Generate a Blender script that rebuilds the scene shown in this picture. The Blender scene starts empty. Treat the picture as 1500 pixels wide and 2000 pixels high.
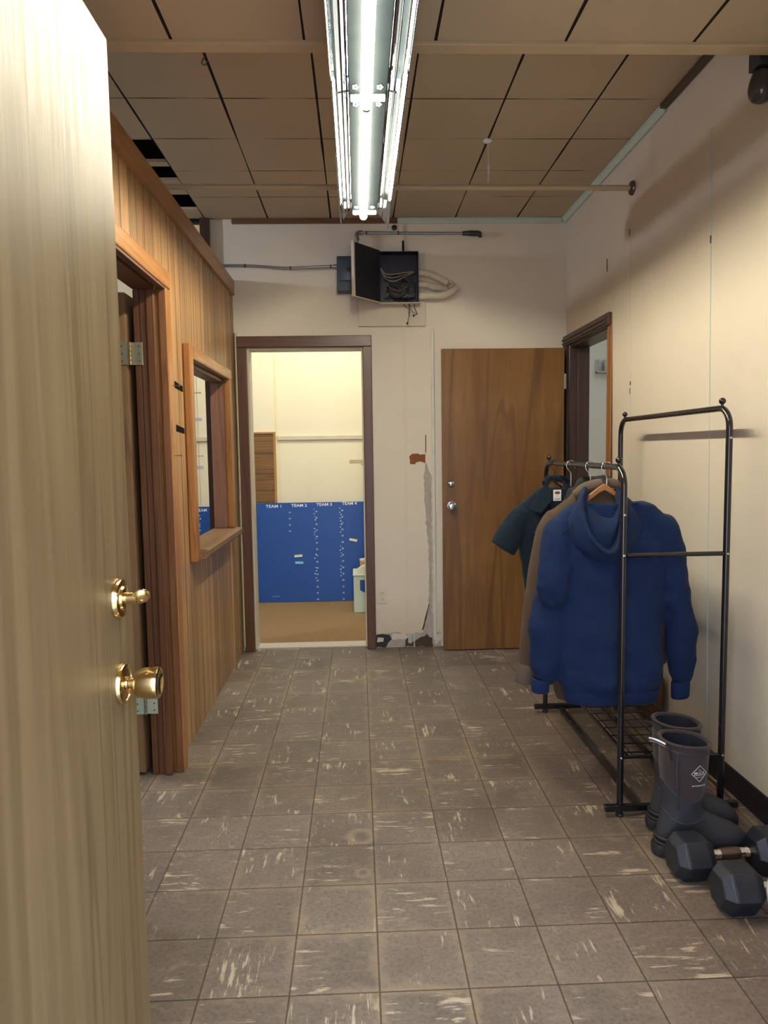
import bpy, bmesh, math, random
from mathutils import Vector, Matrix, noise as mnoise
random.seed(11)
S = bpy.context.scene
COL = S.collection
PI = math.pi
CX, CY = 1.43, 4.92          # right wall plane, back wall plane

# ------------------------------------------------------------------ node helpers
class NT:
    def __init__(s, name):
        s.m = bpy.data.materials.new(name); s.m.use_nodes = True
        s.t = s.m.node_tree; s.b = s.t.nodes['Principled BSDF']; s.out = s.t.nodes['Material Output']
        s.tc = s.t.nodes.new('ShaderNodeTexCoord')
    def n(s, typ, **kw):
        x = s.t.nodes.new('ShaderNode' + typ)
        for k, v in kw.items():
            if k.startswith('i_'):
                k = k[2:]; k = int(k) if k.isdigit() else k
                s.set(x.inputs[k], v)
            else: setattr(x, k, v)
        return x
    def set(s, sock, v):
        if isinstance(v, bpy.types.NodeSocket): s.t.links.new(v, sock)
        elif isinstance(v, (tuple, list)) and sock.type == 'RGBA' and len(v) == 3: sock.default_value = (*v, 1)
        else: sock.default_value = v
    @property
    def obj(s): return s.tc.outputs['Object']
    def scale(s, v, sc, loc=(0, 0, 0)):
        return s.n('Mapping', i_0=v, i_1=loc, i_3=sc).outputs[0]
    def noise(s, v, sc=5, det=4, rough=.55, dist=0, col=False):
        x = s.n('TexNoise', i_Vector=v, i_Scale=sc, i_Detail=det, i_Roughness=rough, i_Distortion=dist)
        return x.outputs['Color' if col else 'Fac']
    def ramp(s, f, stops, interp='LINEAR'):
        r = s.n('ValToRGB', i_0=f); e = r.color_ramp.elements; r.color_ramp.interpolation = interp
        while len(e) < len(stops): e.new(.5)
        for i, (p, c) in enumerate(stops):
            e[i].position = p; e[i].color = (c, c, c, 1) if isinstance(c, (int, float)) else (*c, 1)
        return r.outputs[0]
    def mix(s, f, a, b, mode='MIX'):
        x = s.n('Mix', data_type='RGBA', blend_type=mode)
        s.set(x.inputs[0], f); s.set(x.inputs[6], a); s.set(x.inputs[7], b)
        return x.outputs[2]
    def math(s, op, a, b=0, clamp=False):
        x = s.n('Math', operation=op, use_clamp=clamp); s.set(x.inputs[0], a); s.set(x.inputs[1], b)
        return x.outputs[0]
    def sep(s, v):
        x = s.n('SeparateXYZ', i_0=v); return x.outputs[0], x.outputs[1], x.outputs[2]
    def comb(s, x, y, z):
        return s.n('CombineXYZ', i_0=x, i_1=y, i_2=z).outputs[0]
    def bump(s, h, st=.3, d=.01):
        s.set(s.b.inputs['Normal'], s.n('Bump', i_Strength=st, i_Distance=d, i_Height=h).outputs[0])
    def fin(s, col=None, rough=.5, metal=0, spec=.5):
        if col is not None: s.set(s.b.inputs['Base Color'], col)
        s.set(s.b.inputs['Roughness'], rough); s.set(s.b.inputs['Metallic'], metal)
        s.set(s.b.inputs['Specular IOR Level'], spec)
        return s.m

def plain(name, col, rough=.5, metal=0, spec=.5, var=.12, sc=14, bump=0, bsc=200):
    k = NT(name)
    f = k.noise(k.obj, sc, 5)
    c = k.mix(f, tuple(x*(1-var) for x in col), tuple(min(1, x*(1+var)) for x in col))
    if bump: k.bump(k.noise(k.obj, bsc, 3), bump, .003)
    r = k.ramp(k.noise(k.obj, sc*2, 3), [(.3, max(0, rough-.06)), (.7, min(1, rough+.06))])
    return k.fin(c, r, metal, spec)

def wood(name, dark, light, axis='Z', freq=28, stretch=.035, rough=.4, boards=None, bw=.09, spec=.5, line=None, blot=.3, seed=0):
    """wood with grain along axis; boards = axis across which separate boards alternate"""
    k = NT(name)
    v = k.scale(k.obj, (1, 1, 1), (seed*1.7, seed*.9, seed*2.3))
    sc = {'X': (stretch, 1, 1), 'Y': (1, stretch, 1), 'Z': (1, 1, stretch)}[axis]
    rnd = None
    if boards:
        x, y, z = k.sep(k.obj); co = {'X': x, 'Y': y, 'Z': z}[boards]
        w = k.math('DIVIDE', co, bw)
        vo = k.n('TexVoronoi', voronoi_dimensions='1D', feature='F1', i_W=w, i_Randomness=.85, i_Scale=1.0)
        rnd = k.n('SeparateColor', i_0=vo.outputs['Color']).outputs
        ed = k.n('TexVoronoi', voronoi_dimensions='1D', feature='DISTANCE_TO_EDGE', i_W=w, i_Randomness=.85, i_Scale=1.0).outputs['Distance']
        off = k.comb(k.math('MULTIPLY', rnd[0], 7), k.math('MULTIPLY', rnd[1], 5), k.math('MULTIPLY', rnd[2], 9))
        v = k.n('VectorMath', operation='ADD', i_0=v, i_1=off).outputs[0]
    vs = k.scale(v, sc)
    n1 = k.noise(vs, freq, 6, .6, 1.2)
    n2 = k.noise(vs, freq*6, 4, .6, .3)
    n3 = k.noise(vs, freq*.28, 3, .5, 2.0)
    g = k.math('ADD', k.math('MULTIPLY', n1, .55), k.math('ADD', k.math('MULTIPLY', n2, .25), k.math('MULTIPLY', n3, .35)))
    c = k.mix(k.ramp(g, [(.38, 0), (.52, .45), (.72, 1)]), dark, light)
    # dark growth-ring lines
    wv = k.math('SINE', k.math('MULTIPLY', k.noise(vs, freq*.22, 2, .4, .6), 55))
    ln = k.ramp(wv, [(.80, 0), (.97, 1)])
    c = k.mix(k.math('MULTIPLY', ln, .38), c, line or tuple(x*.45 for x in dark))
    bl = k.noise(k.scale(v, (1, 1, 1)), 2.3, 3)
    c = k.mix(k.math('MULTIPLY', k.ramp(bl, [(.4, 1), (.65, 0)]), blot), c, dark)
    h = g
    if boards:
        t = k.ramp(rnd[0], [(0, .62), (.5, 1.0), (1, 1.25)])
        c = k.mix(1.0, c, t, 'MULTIPLY')
        c = k.mix(k.math('MULTIPLY', rnd[1], .45), c, k.mix(1.0, c, (1.0, .72, .58), 'MULTIPLY'))
        gr = k.ramp(ed, [(.0, 0), (.035, .25), (.06, 1)])
        c = k.mix(gr, tuple(x*.25 for x in dark), c)
        h = k.math('ADD', k.math('MULTIPLY', g, .25), gr)
    k.bump(h, .25, .003)
    return k.fin(c, k.ramp(n2, [(.3, rough-.05), (.7, rough+.08)]), 0, spec)

def fabric(name, col, var=.25, sc=9, wsc=900, rough=.92, sheen=.25):
    k = NT(name)
    f = k.noise(k.obj, sc, 5)
    c = k.mix(f, tuple(x*(1-var) for x in col), tuple(x*(1+var) for x in col))
    w = k.noise(k.obj, wsc, 2)
    c = k.mix(k.math('MULTIPLY', w, .3), c, tuple(x*1.6+.004 for x in col))
    k.bump(w, .25, .002)
    k.set(k.b.inputs['Sheen Weight'], sheen)
    return k.fin(c, rough, 0, .2)

# ------------------------------------------------------------------ mesh helpers
class MB:
    def __init__(s): s.bm = bmesh.new(); s.mi = 0
    def _mi(s, fs):
        for f in fs: f.material_index = s.mi
    def box(s, x0, x1, y0, y1, z0, z1, bev=0, M=None, seg=2):
        r = bmesh.ops.create_cube(s.bm, size=1)
        vs = r['verts']
        for v in vs:
            v.co = Vector(((x0+x1)/2 + v.co.x*(x1-x0), (y0+y1)/2 + v.co.y*(y1-y0), (z0+z1)/2 + v.co.z*(z1-z0)))
        fs = set(f for v in vs for f in v.link_faces)
        if bev:
            es = list(set(e for v in vs for e in v.link_edges))
            r2 = bmesh.ops.bevel(s.bm, geom=es, offset=bev, segments=seg, affect='EDGES', profile=.5)
            fs = set(r2['faces']) | set(f for f in fs if f.is_valid)
            vs = list(set(v for f in fs for v in f.verts))
        s._mi(fs)
        if M is not None:
            for v in vs: v.co = M @ v.co
        return vs
    def prism(s, pts, axis, a0, a1, M=None):
        """polygon pts (2D) extruded along axis"""
        def mk(p, a):
            return Vector({'X': (a, p[0], p[1]), 'Y': (p[0], a, p[1]), 'Z': (p[0], p[1], a)}[axis])
        A = [s.bm.verts.new(mk(p, a0)) for p in pts]; B = [s.bm.verts.new(mk(p, a1)) for p in pts]
        fs = [s.bm.faces.new(A), s.bm.faces.new(B[::-1])]
        n = len(pts)
        for i in range(n): fs.append(s.bm.faces.new((A[i], B[i], B[(i+1) % n], A[(i+1) % n])))
        s._mi(fs)
        if M is not None:
            for v in A+B: v.co = M @ v.co
        return A+B
    def loft(s, rings, close=True, cap=True, capend=None):
        R = [[s.bm.verts.new(p) for p in r] for r in rings]
        fs = []
        n = len(R[0])
        for a, b in zip(R[:-1], R[1:]):
            for i in range(n if close else n-1):
                j = (i+1) % n
                fs.append(s.bm.faces.new((a[i], a[j], b[j], b[i])))
        if cap and close:
            fs.append(s.bm.faces.new(R[0][::-1]))
            if capend is None or capend: fs.append(s.bm.faces.new(R[-1]))
        s._mi(fs)
        return R
    def tube(s, path, r, n=12, cap=True, ry=None):
        path = [Vector(p) for p in path]
        rr = r if isinstance(r, (list, tuple)) else [r]*len(path)
        rings = []
        up = None
        for i, p in enumerate(path):
            d = (path[min(i+1, len(path)-1)] - path[max(i-1, 0)]).normalized()
            if up is None:
                up = Vector((0, 0, 1)) if abs(d.z) < .9 else Vector((0, 1, 0))
            side = d.cross(up).normalized(); up = side.cross(d).normalized()
            q = (ry[i] if ry else rr[i])
            rings.append([p + side*math.cos(2*PI*k/n)*rr[i] + up*math.sin(2*PI*k/n)*q for k in range(n)])
        s.loft(rings, True, cap)
    def lathe(s, prof, M, n=28):
        """prof = [(r, h)], revolved about local Z of M"""
        rings = [[M @ Vector((r*math.cos(2*PI*k/n), r*math.sin(2*PI*k/n), h)) for k in range(n)] for r, h in prof]
        s.loft(rings, True, True)
    def sphere(s, c, r, n=16):
        c = Vector(c)
        rx = r if isinstance(r, (tuple, list)) else (r, r, r)
        prof = [(math.sin(PI*i/(n//2)), -math.cos(PI*i/(n//2))) for i in range(n//2+1)]
        prof[0] = (.02, -1); prof[-1] = (.02, 1)
        rings = [[c + Vector((a*math.cos(2*PI*k/n)*rx[0], a*math.sin(2*PI*k/n)*rx[1], h*rx[2])) for k in range(n)] for a, h in prof]
        s.loft(rings)
    def text(s, txt, h, M, depth=.0006, align='LEFT', width=None):
        cu = bpy.data.curves.new('t', 'FONT'); cu.body = txt; cu.size = 1; cu.offset = .014; cu.resolution_u = 2
        o = bpy.data.objects.new('t', cu); COL.objects.link(o)
        dg = bpy.context.evaluated_depsgraph_get(); me = bpy.data.meshes.new_from_object(o.evaluated_get(dg))
        bpy.data.objects.remove(o); bpy.data.curves.remove(cu)
        b2 = bmesh.new(); b2.from_mesh(me); bpy.data.meshes.remove(me)
        xs = [v.co.x for v in b2.verts]; ys = [v.co.y for v in b2.verts]
        x0, x1, y0, y1 = min(xs), max(xs), min(ys), max(ys)
        k = h/(y1-y0); kx = width/(x1-x0) if width else k
        ox = {'LEFT': 0, 'CENTER': -(x1-x0)*kx/2, 'RIGHT': -(x1-x0)*kx}[align]
        mp = {}
        for v in b2.verts: mp[v] = s.bm.verts.new(M @ Vector(((v.co.x-x0)*kx+ox, (v.co.y-y0)*k, depth)))
        fs = []
        for f in b2.faces:
            try: fs.append(s.bm.faces.new([mp[v] for v in f.verts]))
            except ValueError: pass
        s._mi(fs); b2.free()

WM = {}
def link(o, name, parent, W):
    COL.objects.link(o); WM[o.name] = W
    if parent is not None: o.parent = parent
def obj(name, mb, mats, parent=None, smooth=None, loc=None, sub=0, kind=None):
    """build ONE mesh object; geometry given in world space"""
    bm = mb.bm if isinstance(mb, MB) else mb
    bmesh.ops.recalc_face_normals(bm, faces=bm.faces[:])
    me = bpy.data.meshes.new(name); bm.to_mesh(me); bm.free()
    o = bpy.data.objects.new(name, me)
    for m in (mats if isinstance(mats, (list, tuple)) else [mats]): me.materials.append(m)
    if parent is not None: W = WM[parent.name]
    elif loc is not None: W = Matrix.Translation(loc); o.matrix_world = W
    else: W = Matrix.Identity(4)
    me.transform(W.inverted())
    link(o, name, parent, W)
    if smooth is not None:
        for p in me.polygons: p.use_smooth = True
        if smooth < 170: me.set_sharp_from_angle(angle=math.radians(smooth))
    if sub:
        md = o.modifiers.new('sub', 'SUBSURF'); md.levels = sub; md.render_levels = sub
    return o
def tag(o, label, cat, group=None, kind=None):
    o['label'] = label; o['category'] = cat
    if group: o['group'] = group
    if kind: o['kind'] = kind
    return o
def thing(name, label, cat, loc=(0, 0, 0), rotz=0, group=None, kind=None, M=None):
    o = bpy.data.objects.new(name, None); o.empty_display_size = .05
    W = M if M is not None else Matrix.Translation(loc) @ Matrix.Rotation(rotz, 4, 'Z')
    o.matrix_world = W; link(o, name, None, W)
    return tag(o, label, cat, group, kind)
def struct(name, mb, mats, label, cat, **kw):
    return tag(obj(name, mb, mats, **kw), label, cat, kind='structure')

def frame(o, x, z):       # matrix with local X=x, local Z=z
    z = Vector(z).normalized(); x = (Vector(x) - Vector(x).dot(z)*z).normalized(); y = z.cross(x)
    return Matrix(((x.x, y.x, z.x, o[0]), (x.y, y.y, z.y, o[1]), (x.z, y.z, z.z, o[2]), (0, 0, 0, 1)))
def axisM(o, d):
    d = Vector(d).normalized(); x = Vector((0, 0, 1)) if abs(d.z) < .9 else Vector((1, 0, 0))
    return frame(o, x, d)
def catmull(pts, n):
    pts = [Vector(p) for p in pts]; P = [2*pts[0]-pts[1]] + pts + [2*pts[-1]-pts[-2]]
    out = []
    for i in range(1, len(P)-2):
        for k in range(n):
            t = k/n; a, b, c, d = P[i-1:i+3]
            out.append(.5*((2*b)+(c-a)*t+(2*a-5*b+4*c-d)*t*t+(3*b-a-3*c+d)*t**3))
    out.append(pts[-1]); return out

# ------------------------------------------------------------------ materials
def mat_floor():
    k = NT('vinyl_tile'); x, y, z = k.sep(k.obj)
    T = .2286
    tx = k.math('DIVIDE', k.math('SUBTRACT', x, .0322), T); ty = k.math('DIVIDE', k.math('SUBTRACT', y, 1.715), T)
    ix, iy = k.math('FLOOR', tx), k.math('FLOOR', ty)
    fx, fy = k.math('SUBTRACT', tx, ix), k.math('SUBTRACT', ty, iy)
    wn = k.n('TexWhiteNoise', noise_dimensions='2D', i_Vector=k.comb(ix, iy, 0)); r = k.n('SeparateColor', i_0=wn.outputs['Color']).outputs
    par = k.math('MODULO', k.math('ADD', k.math('ADD', ix, iy), 200), 2)
    par = k.math('GREATER_THAN', par, .5)
    off = k.comb(k.math('MULTIPLY', r[0], 31), k.math('MULTIPLY', r[1], 17), k.math('MULTIPLY', r[2], 23))
    ob = k.n('VectorMath', operation='ADD', i_0=k.obj, i_1=off).outputs[0]
    a = k.noise(k.scale(ob, (7, 1, 1)), 8, 6, .65, .5); b = k.noise(k.scale(ob, (1, 7, 1)), 8, 6, .65, .5)
    st = k.n('Mix', data_type='FLOAT', i_0=par, i_2=a, i_3=b).outputs[0]
    msk = k.noise(ob, 7, 3, .5)
    zone = k.noise(k.obj, 1.1, 2)
    flk = k.ramp(k.math('ADD', st, k.math('ADD', k.math('MULTIPLY', k.math('SUBTRACT', msk, .5), .55), k.math('MULTIPLY', k.math('SUBTRACT', zone, .5), .25))), [(.615, 0), (.66, .8), (.73, 1)])
    dirt = k.noise(k.obj, 2.4, 6, .65)
    grit = k.noise(k.obj, 85, 4, .7)
    c = k.mix(k.ramp(dirt, [(.32, 0), (.68, 1)]), (.102, .083, .070), (.230, .192, .162))
    c = k.mix(k.math('MULTIPLY', st, .55), c, (.22, .187, .16))
    c = k.mix(1.0, c, k.ramp(r[2], [(0, .84), (1, 1.12)]), 'MULTIPLY')
    c = k.mix(k.math('MULTIPLY', k.ramp(grit, [(.35, 1), (.55, 0)]), .45), c, (.05, .040, .033))
    sm = k.ramp(k.noise(k.scale(k.obj, (1, 2.2, 1)), 13, 6, .75, .8), [(.52, 0), (.72, 1)])
    c = k.mix(k.math('MULTIPLY', sm, .42), c, (.33, .295, .25))
    f2 = k.n('Mix', data_type='FLOAT', i_0=par, i_2=k.noise(k.scale(ob, (5, 1, 1)), 30, 4, .6, .3), i_3=k.noise(k.scale(ob, (1, 5, 1)), 30, 4, .6, .3)).outputs[0]
    sp2 = k.ramp(k.math('ADD', f2, k.math('MULTIPLY', k.math('SUBTRACT', msk, .5), .3)), [(.665, 0), (.71, 1)])
    c = k.mix(k.math('MULTIPLY', sp2, .55), c, (.47, .42, .33))
    c = k.mix(k.math('MULTIPLY', flk, .85), c, (.56, .49, .37))
    # two ring shaped water stains in the walkway
    for sx, sy_, rr in ((-.002, 2.468, .042), (.004, 2.245, .022)):
        dd = k.n('VectorMath', operation='DISTANCE', i_0=k.n('VectorMath', operation='ADD', i_0=k.obj, i_1=k.n('VectorMath', operation='SCALE', i_0=k.noise(k.obj, 20, 3, col=True), i_Scale=.02).outputs[0]).outputs[0], i_1=(sx, sy_, .01)).outputs['Value']
        c = k.mix(k.math('MULTIPLY', k.ramp(dd, [(rr*.45, 0), (rr, 1), (rr*1.5, 0)]), .6), c, (.33, .25, .17))
    # darker, browner area to the right, tan dirt rings in the walkway
    rt = k.ramp(k.math('ADD', x, k.math('MULTIPLY', k.math('SUBTRACT', dirt, .5), .7)), [(.55, 0), (1.0, 1)])
    c = k.mix(k.math('MULTIPLY', rt, .55), c, k.mix(1.0, c, (.72, .58, .50), 'MULTIPLY'))
    edge = k.math('MINIMUM', k.math('MINIMUM', fx, k.math('SUBTRACT', 1, fx)), k.math('MINIMUM', fy, k.math('SUBTRACT', 1, fy)))
    edn = k.math('ADD', edge, k.math('MULTIPLY', k.math('SUBTRACT', grit, .5), .006))
    rub = k.ramp(k.math('ADD', edge, k.math('MULTIPLY', k.math('SUBTRACT', k.noise(k.obj, 14, 4), .5), .35)), [(.02, 1), (.12, 0)])
    path = k.math('MULTIPLY', rub, k.ramp(k.noise(k.obj, .9, 2), [(.40, 0), (.60, .55)]))
    c = k.mix(path, c, (.33, .26, .17))
    gr = k.ramp(edn, [(.005, 1), (.013, 0)])
    c = k.mix(k.math('MULTIPLY', gr, .85), c, (.022, .017, .014))
    h = k.math('SUBTRACT', k.math('ADD', k.math('MULTIPLY', flk, .3), k.math('MULTIPLY', grit, .4)), gr)
    k.bump(h, .22, .004)
    return k.fin(c, k.ramp(dirt, [(.3, .42), (.7, .62)]), 0, .45)

def mat_ceiling():
    k = NT('ceiling_tile'); x, y, z = k.sep(k.obj)
    tx = k.math('DIVIDE', k.math('ADD', x, .150), .4125); ty = k.math('DIVIDE', k.math('SUBTRACT', y, 3.285), .4065)
    ix, iy = k.math('FLOOR', k.math('ADD', tx, .5)), k.math('FLOOR', k.math('ADD', ty, .5))
    dx = k.math('ABSOLUTE', k.math('SUBTRACT', tx, ix)); dy = k.math('ABSOLUTE', k.math('SUBTRACT', ty, iy))
    w1 = k.ramp(k.noise(k.obj, 1.3, 2), [(.35, .006), (.7, .017)]); w2 = k.ramp(k.noise(k.obj, 2.6, 2), [(.40, .0005), (.62, .0095)])
    gx = k.math('LESS_THAN', dx, w1); gy = k.math('LESS_THAN', dy, w2)
    g = k.math('MAXIMUM', gx, gy)
    f = k.noise(k.obj, 1.7, 3); fi = k.noise(k.obj, 160, 3, .7)
    c = k.mix(f, (.47, .39, .285), (.58, .485, .355))
    c = k.mix(k.math('MULTIPLY', fi, .25), c, (.40, .33, .24))
    c = k.mix(g, c, (.012, .009, .007))
    k.bump(k.math('SUBTRACT', k.math('MULTIPLY', fi, .2), g), .3, .003)
    return k.fin(c, .85, 0, .2)

def mat_wall(name, c1, c2, seams=()):
    k = NT(name); x, y, z = k.sep(k.obj)
    f = k.noise(k.obj, 1.2, 4); g = k.noise(k.obj, 30, 4)
    c = k.mix(f, c1, c2)
    c = k.mix(k.math('MULTIPLY', k.ramp(k.noise(k.obj, 3.5, 5, .7), [(.55, 0), (.75, 1)]), .18), c, tuple(q*.8 for q in c1))
    # grime that gathers near the floor
    low = k.ramp(k.math('ADD', z, k.math('MULTIPLY', k.math('SUBTRACT', g, .5), .25)), [(.05, .55), (.38, 0)])
    c = k.mix(low, c, (.55, .45, .27))
    sp = k.ramp(k.noise(k.obj, 55, 2), [(.76, 0), (.79, 1)])
    c = k.mix(k.math('MULTIPLY', sp, .35), c, (.2, .15, .1))
    k.bump(k.noise(k.obj, 140, 4), .12, .002)
    return k.fin(c, .62, 0, .35)

M = {}
M['floor'] = mat_floor(); M['ceil'] = mat_ceiling()
M['wall'] = mat_wall('cream_paint', (.60, .540, .445), (.67, .610, .510))
M['wallback'] = mat_wall('brightened_cream_paint', (.69, .635, .535), (.76, .705, .605))  # cream paint lightened to make up for dim light on the back wall
M['wall_y'] = mat_wall('yellow_cream_paint', (.76, .70, .52), (.82, .77, .60))
M['wall_b'] = plain('pale_blue_paint', (.62, .66, .70), .7, var=.06, sc=3)
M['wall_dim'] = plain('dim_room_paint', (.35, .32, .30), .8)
M['void'] = plain('dark_void', (.012, .012, .016), .95)
M['concrete'] = plain('pavement', (.45, .44, .42), .9, bump=.3)
M['panel'] = wood('cedar_panelling', (.21, .105, .042), (.56, .365, .175), 'Z', 34, .03, .38, boards='Y', bw=.105, blot=.12)
M['casing'] = wood('fir_casing', (.24, .088, .020), (.42, .19, .055), 'Z', 30, .04, .32, seed=1)
M['casingY'] = wood('fir_casing_flat', (.24, .095, .025), (.46, .225, .07), 'Y', 30, .04, .32, seed=2)
M['jamb'] = wood('jamb_boards', (.115, .046, .019), (.26, .12, .052), 'Z', 30, .04, .4, boards='X', bw=.06, seed=3)
M['redjamb'] = wood('reddish_jamb', (.13, .05, .03), (.26, .125, .075), 'Z', 26, .05, .42, seed=4)
M['redhead'] = wood('reddish_head', (.10, .04, .022), (.2, .09, .05), 'Y', 26, .05, .42, seed=4)
M['dkcasing'] = wood('dark_stained_casing', (.055, .020, .008), (.14, .058, .022), 'Z', 30, .04, .38, seed=5)
M['dkcasingX'] = wood('dark_stained_head', (.055, .020, .008), (.13, .053, .02), 'X', 30, .04, .38, seed=6)
M['brcasing'] = wood('brown_casing', (.045, .022, .015), (.085, .045, .032), 'Z', 30, .04, .4, seed=7)
M['brcasingY'] = wood('brown_head', (.045, .022, .015), (.085, .045, .032), 'Y', 30, .04, .4, seed=8)
M['crownwood'] = wood('ceiling_edge_wood', (.10, .04, .02), (.2, .09, .045), 'X', 30, .04, .5, seed=9)
M['slab'] = wood('walnut_veneer', (.135, .055, .012), (.27, .135, .034), 'Z', 9, .07, .36, blot=.45, seed=10, line=(.05, .018, .005))
M['entry'] = wood('oak_veneer', (.145, .098, .042), (.26, .19, .095), 'Z', 22, .03, .40, spec=.32, blot=.2, seed=11, line=(.09, .055, .02))
M['planks'] = wood('horizontal_planks', (.12, .055, .014), (.26, .135, .04), 'X', 30, .04, .4, seed=12)
M['orange'] = wood('orange_edge', (.32, .15, .04), (.5, .26, .08), 'Z', 30, .04, .4, seed=13)
M['green'] = plain('pale_green_paint', (.50, .60, .53), .5, var=.12, sc=20)
M['soffittrim'] = plain('tan_painted_trim', (.52, .42, .28), .6, var=.08)
M['pipe'] = plain('tan_painted_pipe', (.50, .41, .28), .45, var=.06)
M['rust'] = plain('tarnished_metal', (.16, .12, .10), .35, .9)
M['black'] = plain('black_rubber', (.010, .010, .013), .42, var=.3)
M['blackmetal'] = plain('black_enamel', (.008, .008, .010), .22, 0, .6, var=.2)
M['chrome'] = plain('chrome', (.75, .73, .70), .14, 1)
M['brass'] = plain('polished_brass', (.70, .52, .24), .16, 1)
M['steel'] = plain('brushed_steel', (.52, .50, .46), .26, 1)
M['olive'] = plain('dull_brass_hinge', (.34, .34, .25), .38, .7)
M['mint'] = plain('mint_hinge', (.45, .55, .44), .5, .2)
M['galv'] = plain('galvanised_conduit', (.36, .36, .38), .36, .85)
M['boxgrey'] = plain('blue_grey_enamel', (.035, .055, .085), .45, .1)
M['navybox'] = plain('navy_enamel', (.009, .010, .030), .5)
M['leaf'] = plain('panel_door_inside', (.010, .010, .018), .55)
M['creamedge'] = plain('cream_enamel', (.60, .54, .42), .5)
M['board'] = plain('cream_board', (.62, .56, .46), .6, var=.06)
M['cable'] = plain('cream_sleeve', (.60, .54, .44), .6, bump=.4, bsc=90)
M['wire'] = plain('dark_wire', (.02, .02, .022), .5)
M['greywire'] = plain('grey_wire', (.22, .20, .19), .5)
M['plastic'] = plain('ivory_plastic', (.70, .64, .50), .35, var=.04)
M['slot'] = plain('dark_slot', (.03, .025, .02), .7)
M['white'] = plain('white_plastic', (.78, .80, .82), .3, var=.03)
M['cord'] = plain('cotton_cord', (.62, .55, .45), .8)
M['carpet'] = None
k = NT('tan_carpet'); f = k.noise(k.obj, 190, 3, .7); g = k.noise(k.obj, 3, 4)
c = k.mix(f, (.17, .105, .05), (.42, .29, .165)); c = k.mix(k.math('MULTIPLY', g, .4), c, (.24, .155, .08))
k.bump(f, .6, .01); M['carpet'] = k.fin(c, .95, 0, .1)
M['threshold'] = plain('pale_threshold', (.52, .49, .44), .55, var=.25, sc=30)
M['teamblue'] = plain('blue_board', (.006, .065, .30), .45, var=.1, sc=6)
M['lettering'] = plain('white_lettering', (.80, .82, .84), .6, var=.02)
M['cyan'] = plain('light_blue_tag', (.20, .55, .80), .5)
M['mintbox'] = plain('mint_cabinet', (.55, .66, .56), .5, var=.1)
M['tubwhite'] = plain('cream_plastic', (.75, .68, .54), .4)
M['peach'] = plain('peach_paper', (.62, .38, .22), .7)
M['lilac'] = plain('lilac_tape', (.42, .42, .55), .6)
M['peel_b'] = plain('black_mastic', (.010, .009, .010), .5, var=.4)
M['peel_g'] = plain('bare_plaster', (.42, .38, .34), .9, var=.3, sc=30)
M['peel_w'] = plain('flaked_paint', (.66, .62, .54), .8, var=.15, sc=40)
M['torn'] = plain('torn_brown_paper', (.23, .09, .028), .9, var=.2, sc=40)
M['peelbr'] = plain('brown_stain', (.07, .042, .03), .85, var=.5, sc=25)
M['mattblack'] = plain('matt_black_tape', (.008, .009, .010), .9, spec=.05)
M['dooredge'] = wood('door_edge', (.15, .085, .04), (.29, .18, .09), 'Z', 30, .04, .5, seed=31)
k = NT('fluorescent_tube'); k.fin((.9, .9, .88), .4)
k.set(k.b.inputs['Emission Color'], (1.0, .90, .68)); k.set(k.b.inputs['Emission Strength'], TUBE := 100.0); M['tube'] = k.m
k = NT('mirror_reflector'); M['refl'] = k.fin((.55, .60, .68), .025, 1.0)
k = NT('channel_enamel'); st = k.noise(k.obj, 4, 4, dist=2)
M['channel'] = k.fin(k.mix(st, (.0028, .0046, .0066), (.0075, .0105, .0115)), .5, 0, .012)
M['hoodie'] = fabric('blue_fleece', (.0072, .0195, .066), sheen=.03)
M['hoodie2'] = fabric('blue_fleece_lining', (.0095, .0215, .060), sheen=.03)
M['brownj'] = fabric('brown_canvas', (.078, .053, .038), sheen=.05)
M['greyj'] = fabric('grey_green_fleece', (.020, .025, .025), sheen=.05)
M['navy'] = fabric('navy_twill', (.0075, .016, .027), wsc=1400, sheen=.1)
M['hangerwood'] = wood('hanger_wood', (.26, .10, .03), (.44, .2, .07), 'X', 30, .05, .35, seed=20)
M['bootup'] = fabric('brown_neoprene', (.044, .034, .035), .12, 20, 700, .85, .1)
M['bootlow'] = plain('grey_rubber', (.034, .037, .046), .55, var=.15, sc=20)
M['lining'] = plain('navy_lining', (.006, .009, .020), .8)
M['sole'] = plain('dark_sole', (.018, .018, .022), .6)
M['dumb'] = plain('rubber_coat', (.011, .014, .021), .45, var=.35, sc=30, bump=.2)
M['embossed'] = plain('embossed_digits', (.008, .009, .012), .6)
M['globe'] = None
k = NT('smoked_globe_glass'); M['globe'] = k.fin(k.mix(k.noise(k.obj, 20), (.03, .032, .03), (.05, .052, .05)), .12, 0, .6)
M['dklamp'] = plain('dark_cast_metal', (.02, .022, .025), .4)

exec_parts = []
# ================================================================== SETTING
def slabs(bl):
    m = MB()
    for b in bl: m.box(*b)
    return m
ZC = 2.9
# hall floor: tile all the way from the entry to the far doorways
struct('floor', slabs([(-4.3, 1.53, .15, 4.955, -.1, 0)]), M['floor'], 'worn brown grey vinyl tile floor with cream flecks', 'floor')
struct('floor_carpet', slabs([(-4.3, 2.3, 5.085, 6.8, -.1, .004), (-4.3, -.985, 4.956, 5.085, -.1, .004)]), M['carpet'], 'tan carpet in the room beyond the middle doorway', 'carpet')
struct('trim_threshold', slabs([(-.728, .046, 4.955, 5.085, -.05, .008)]), M['threshold'], 'pale threshold strip under the middle doorway', 'threshold')
struct('floor_side', slabs([(1.53, 3.4, 2.6, 6.4, -.1, -.001)]), M['concrete'], 'floor of the side room behind the right doorway', 'floor')
struct('ground', slabs([(-9, 9, -9, .15, -.2, -.02)]), M['concrete'], 'grey pavement outside the open entrance', 'ground')

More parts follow.
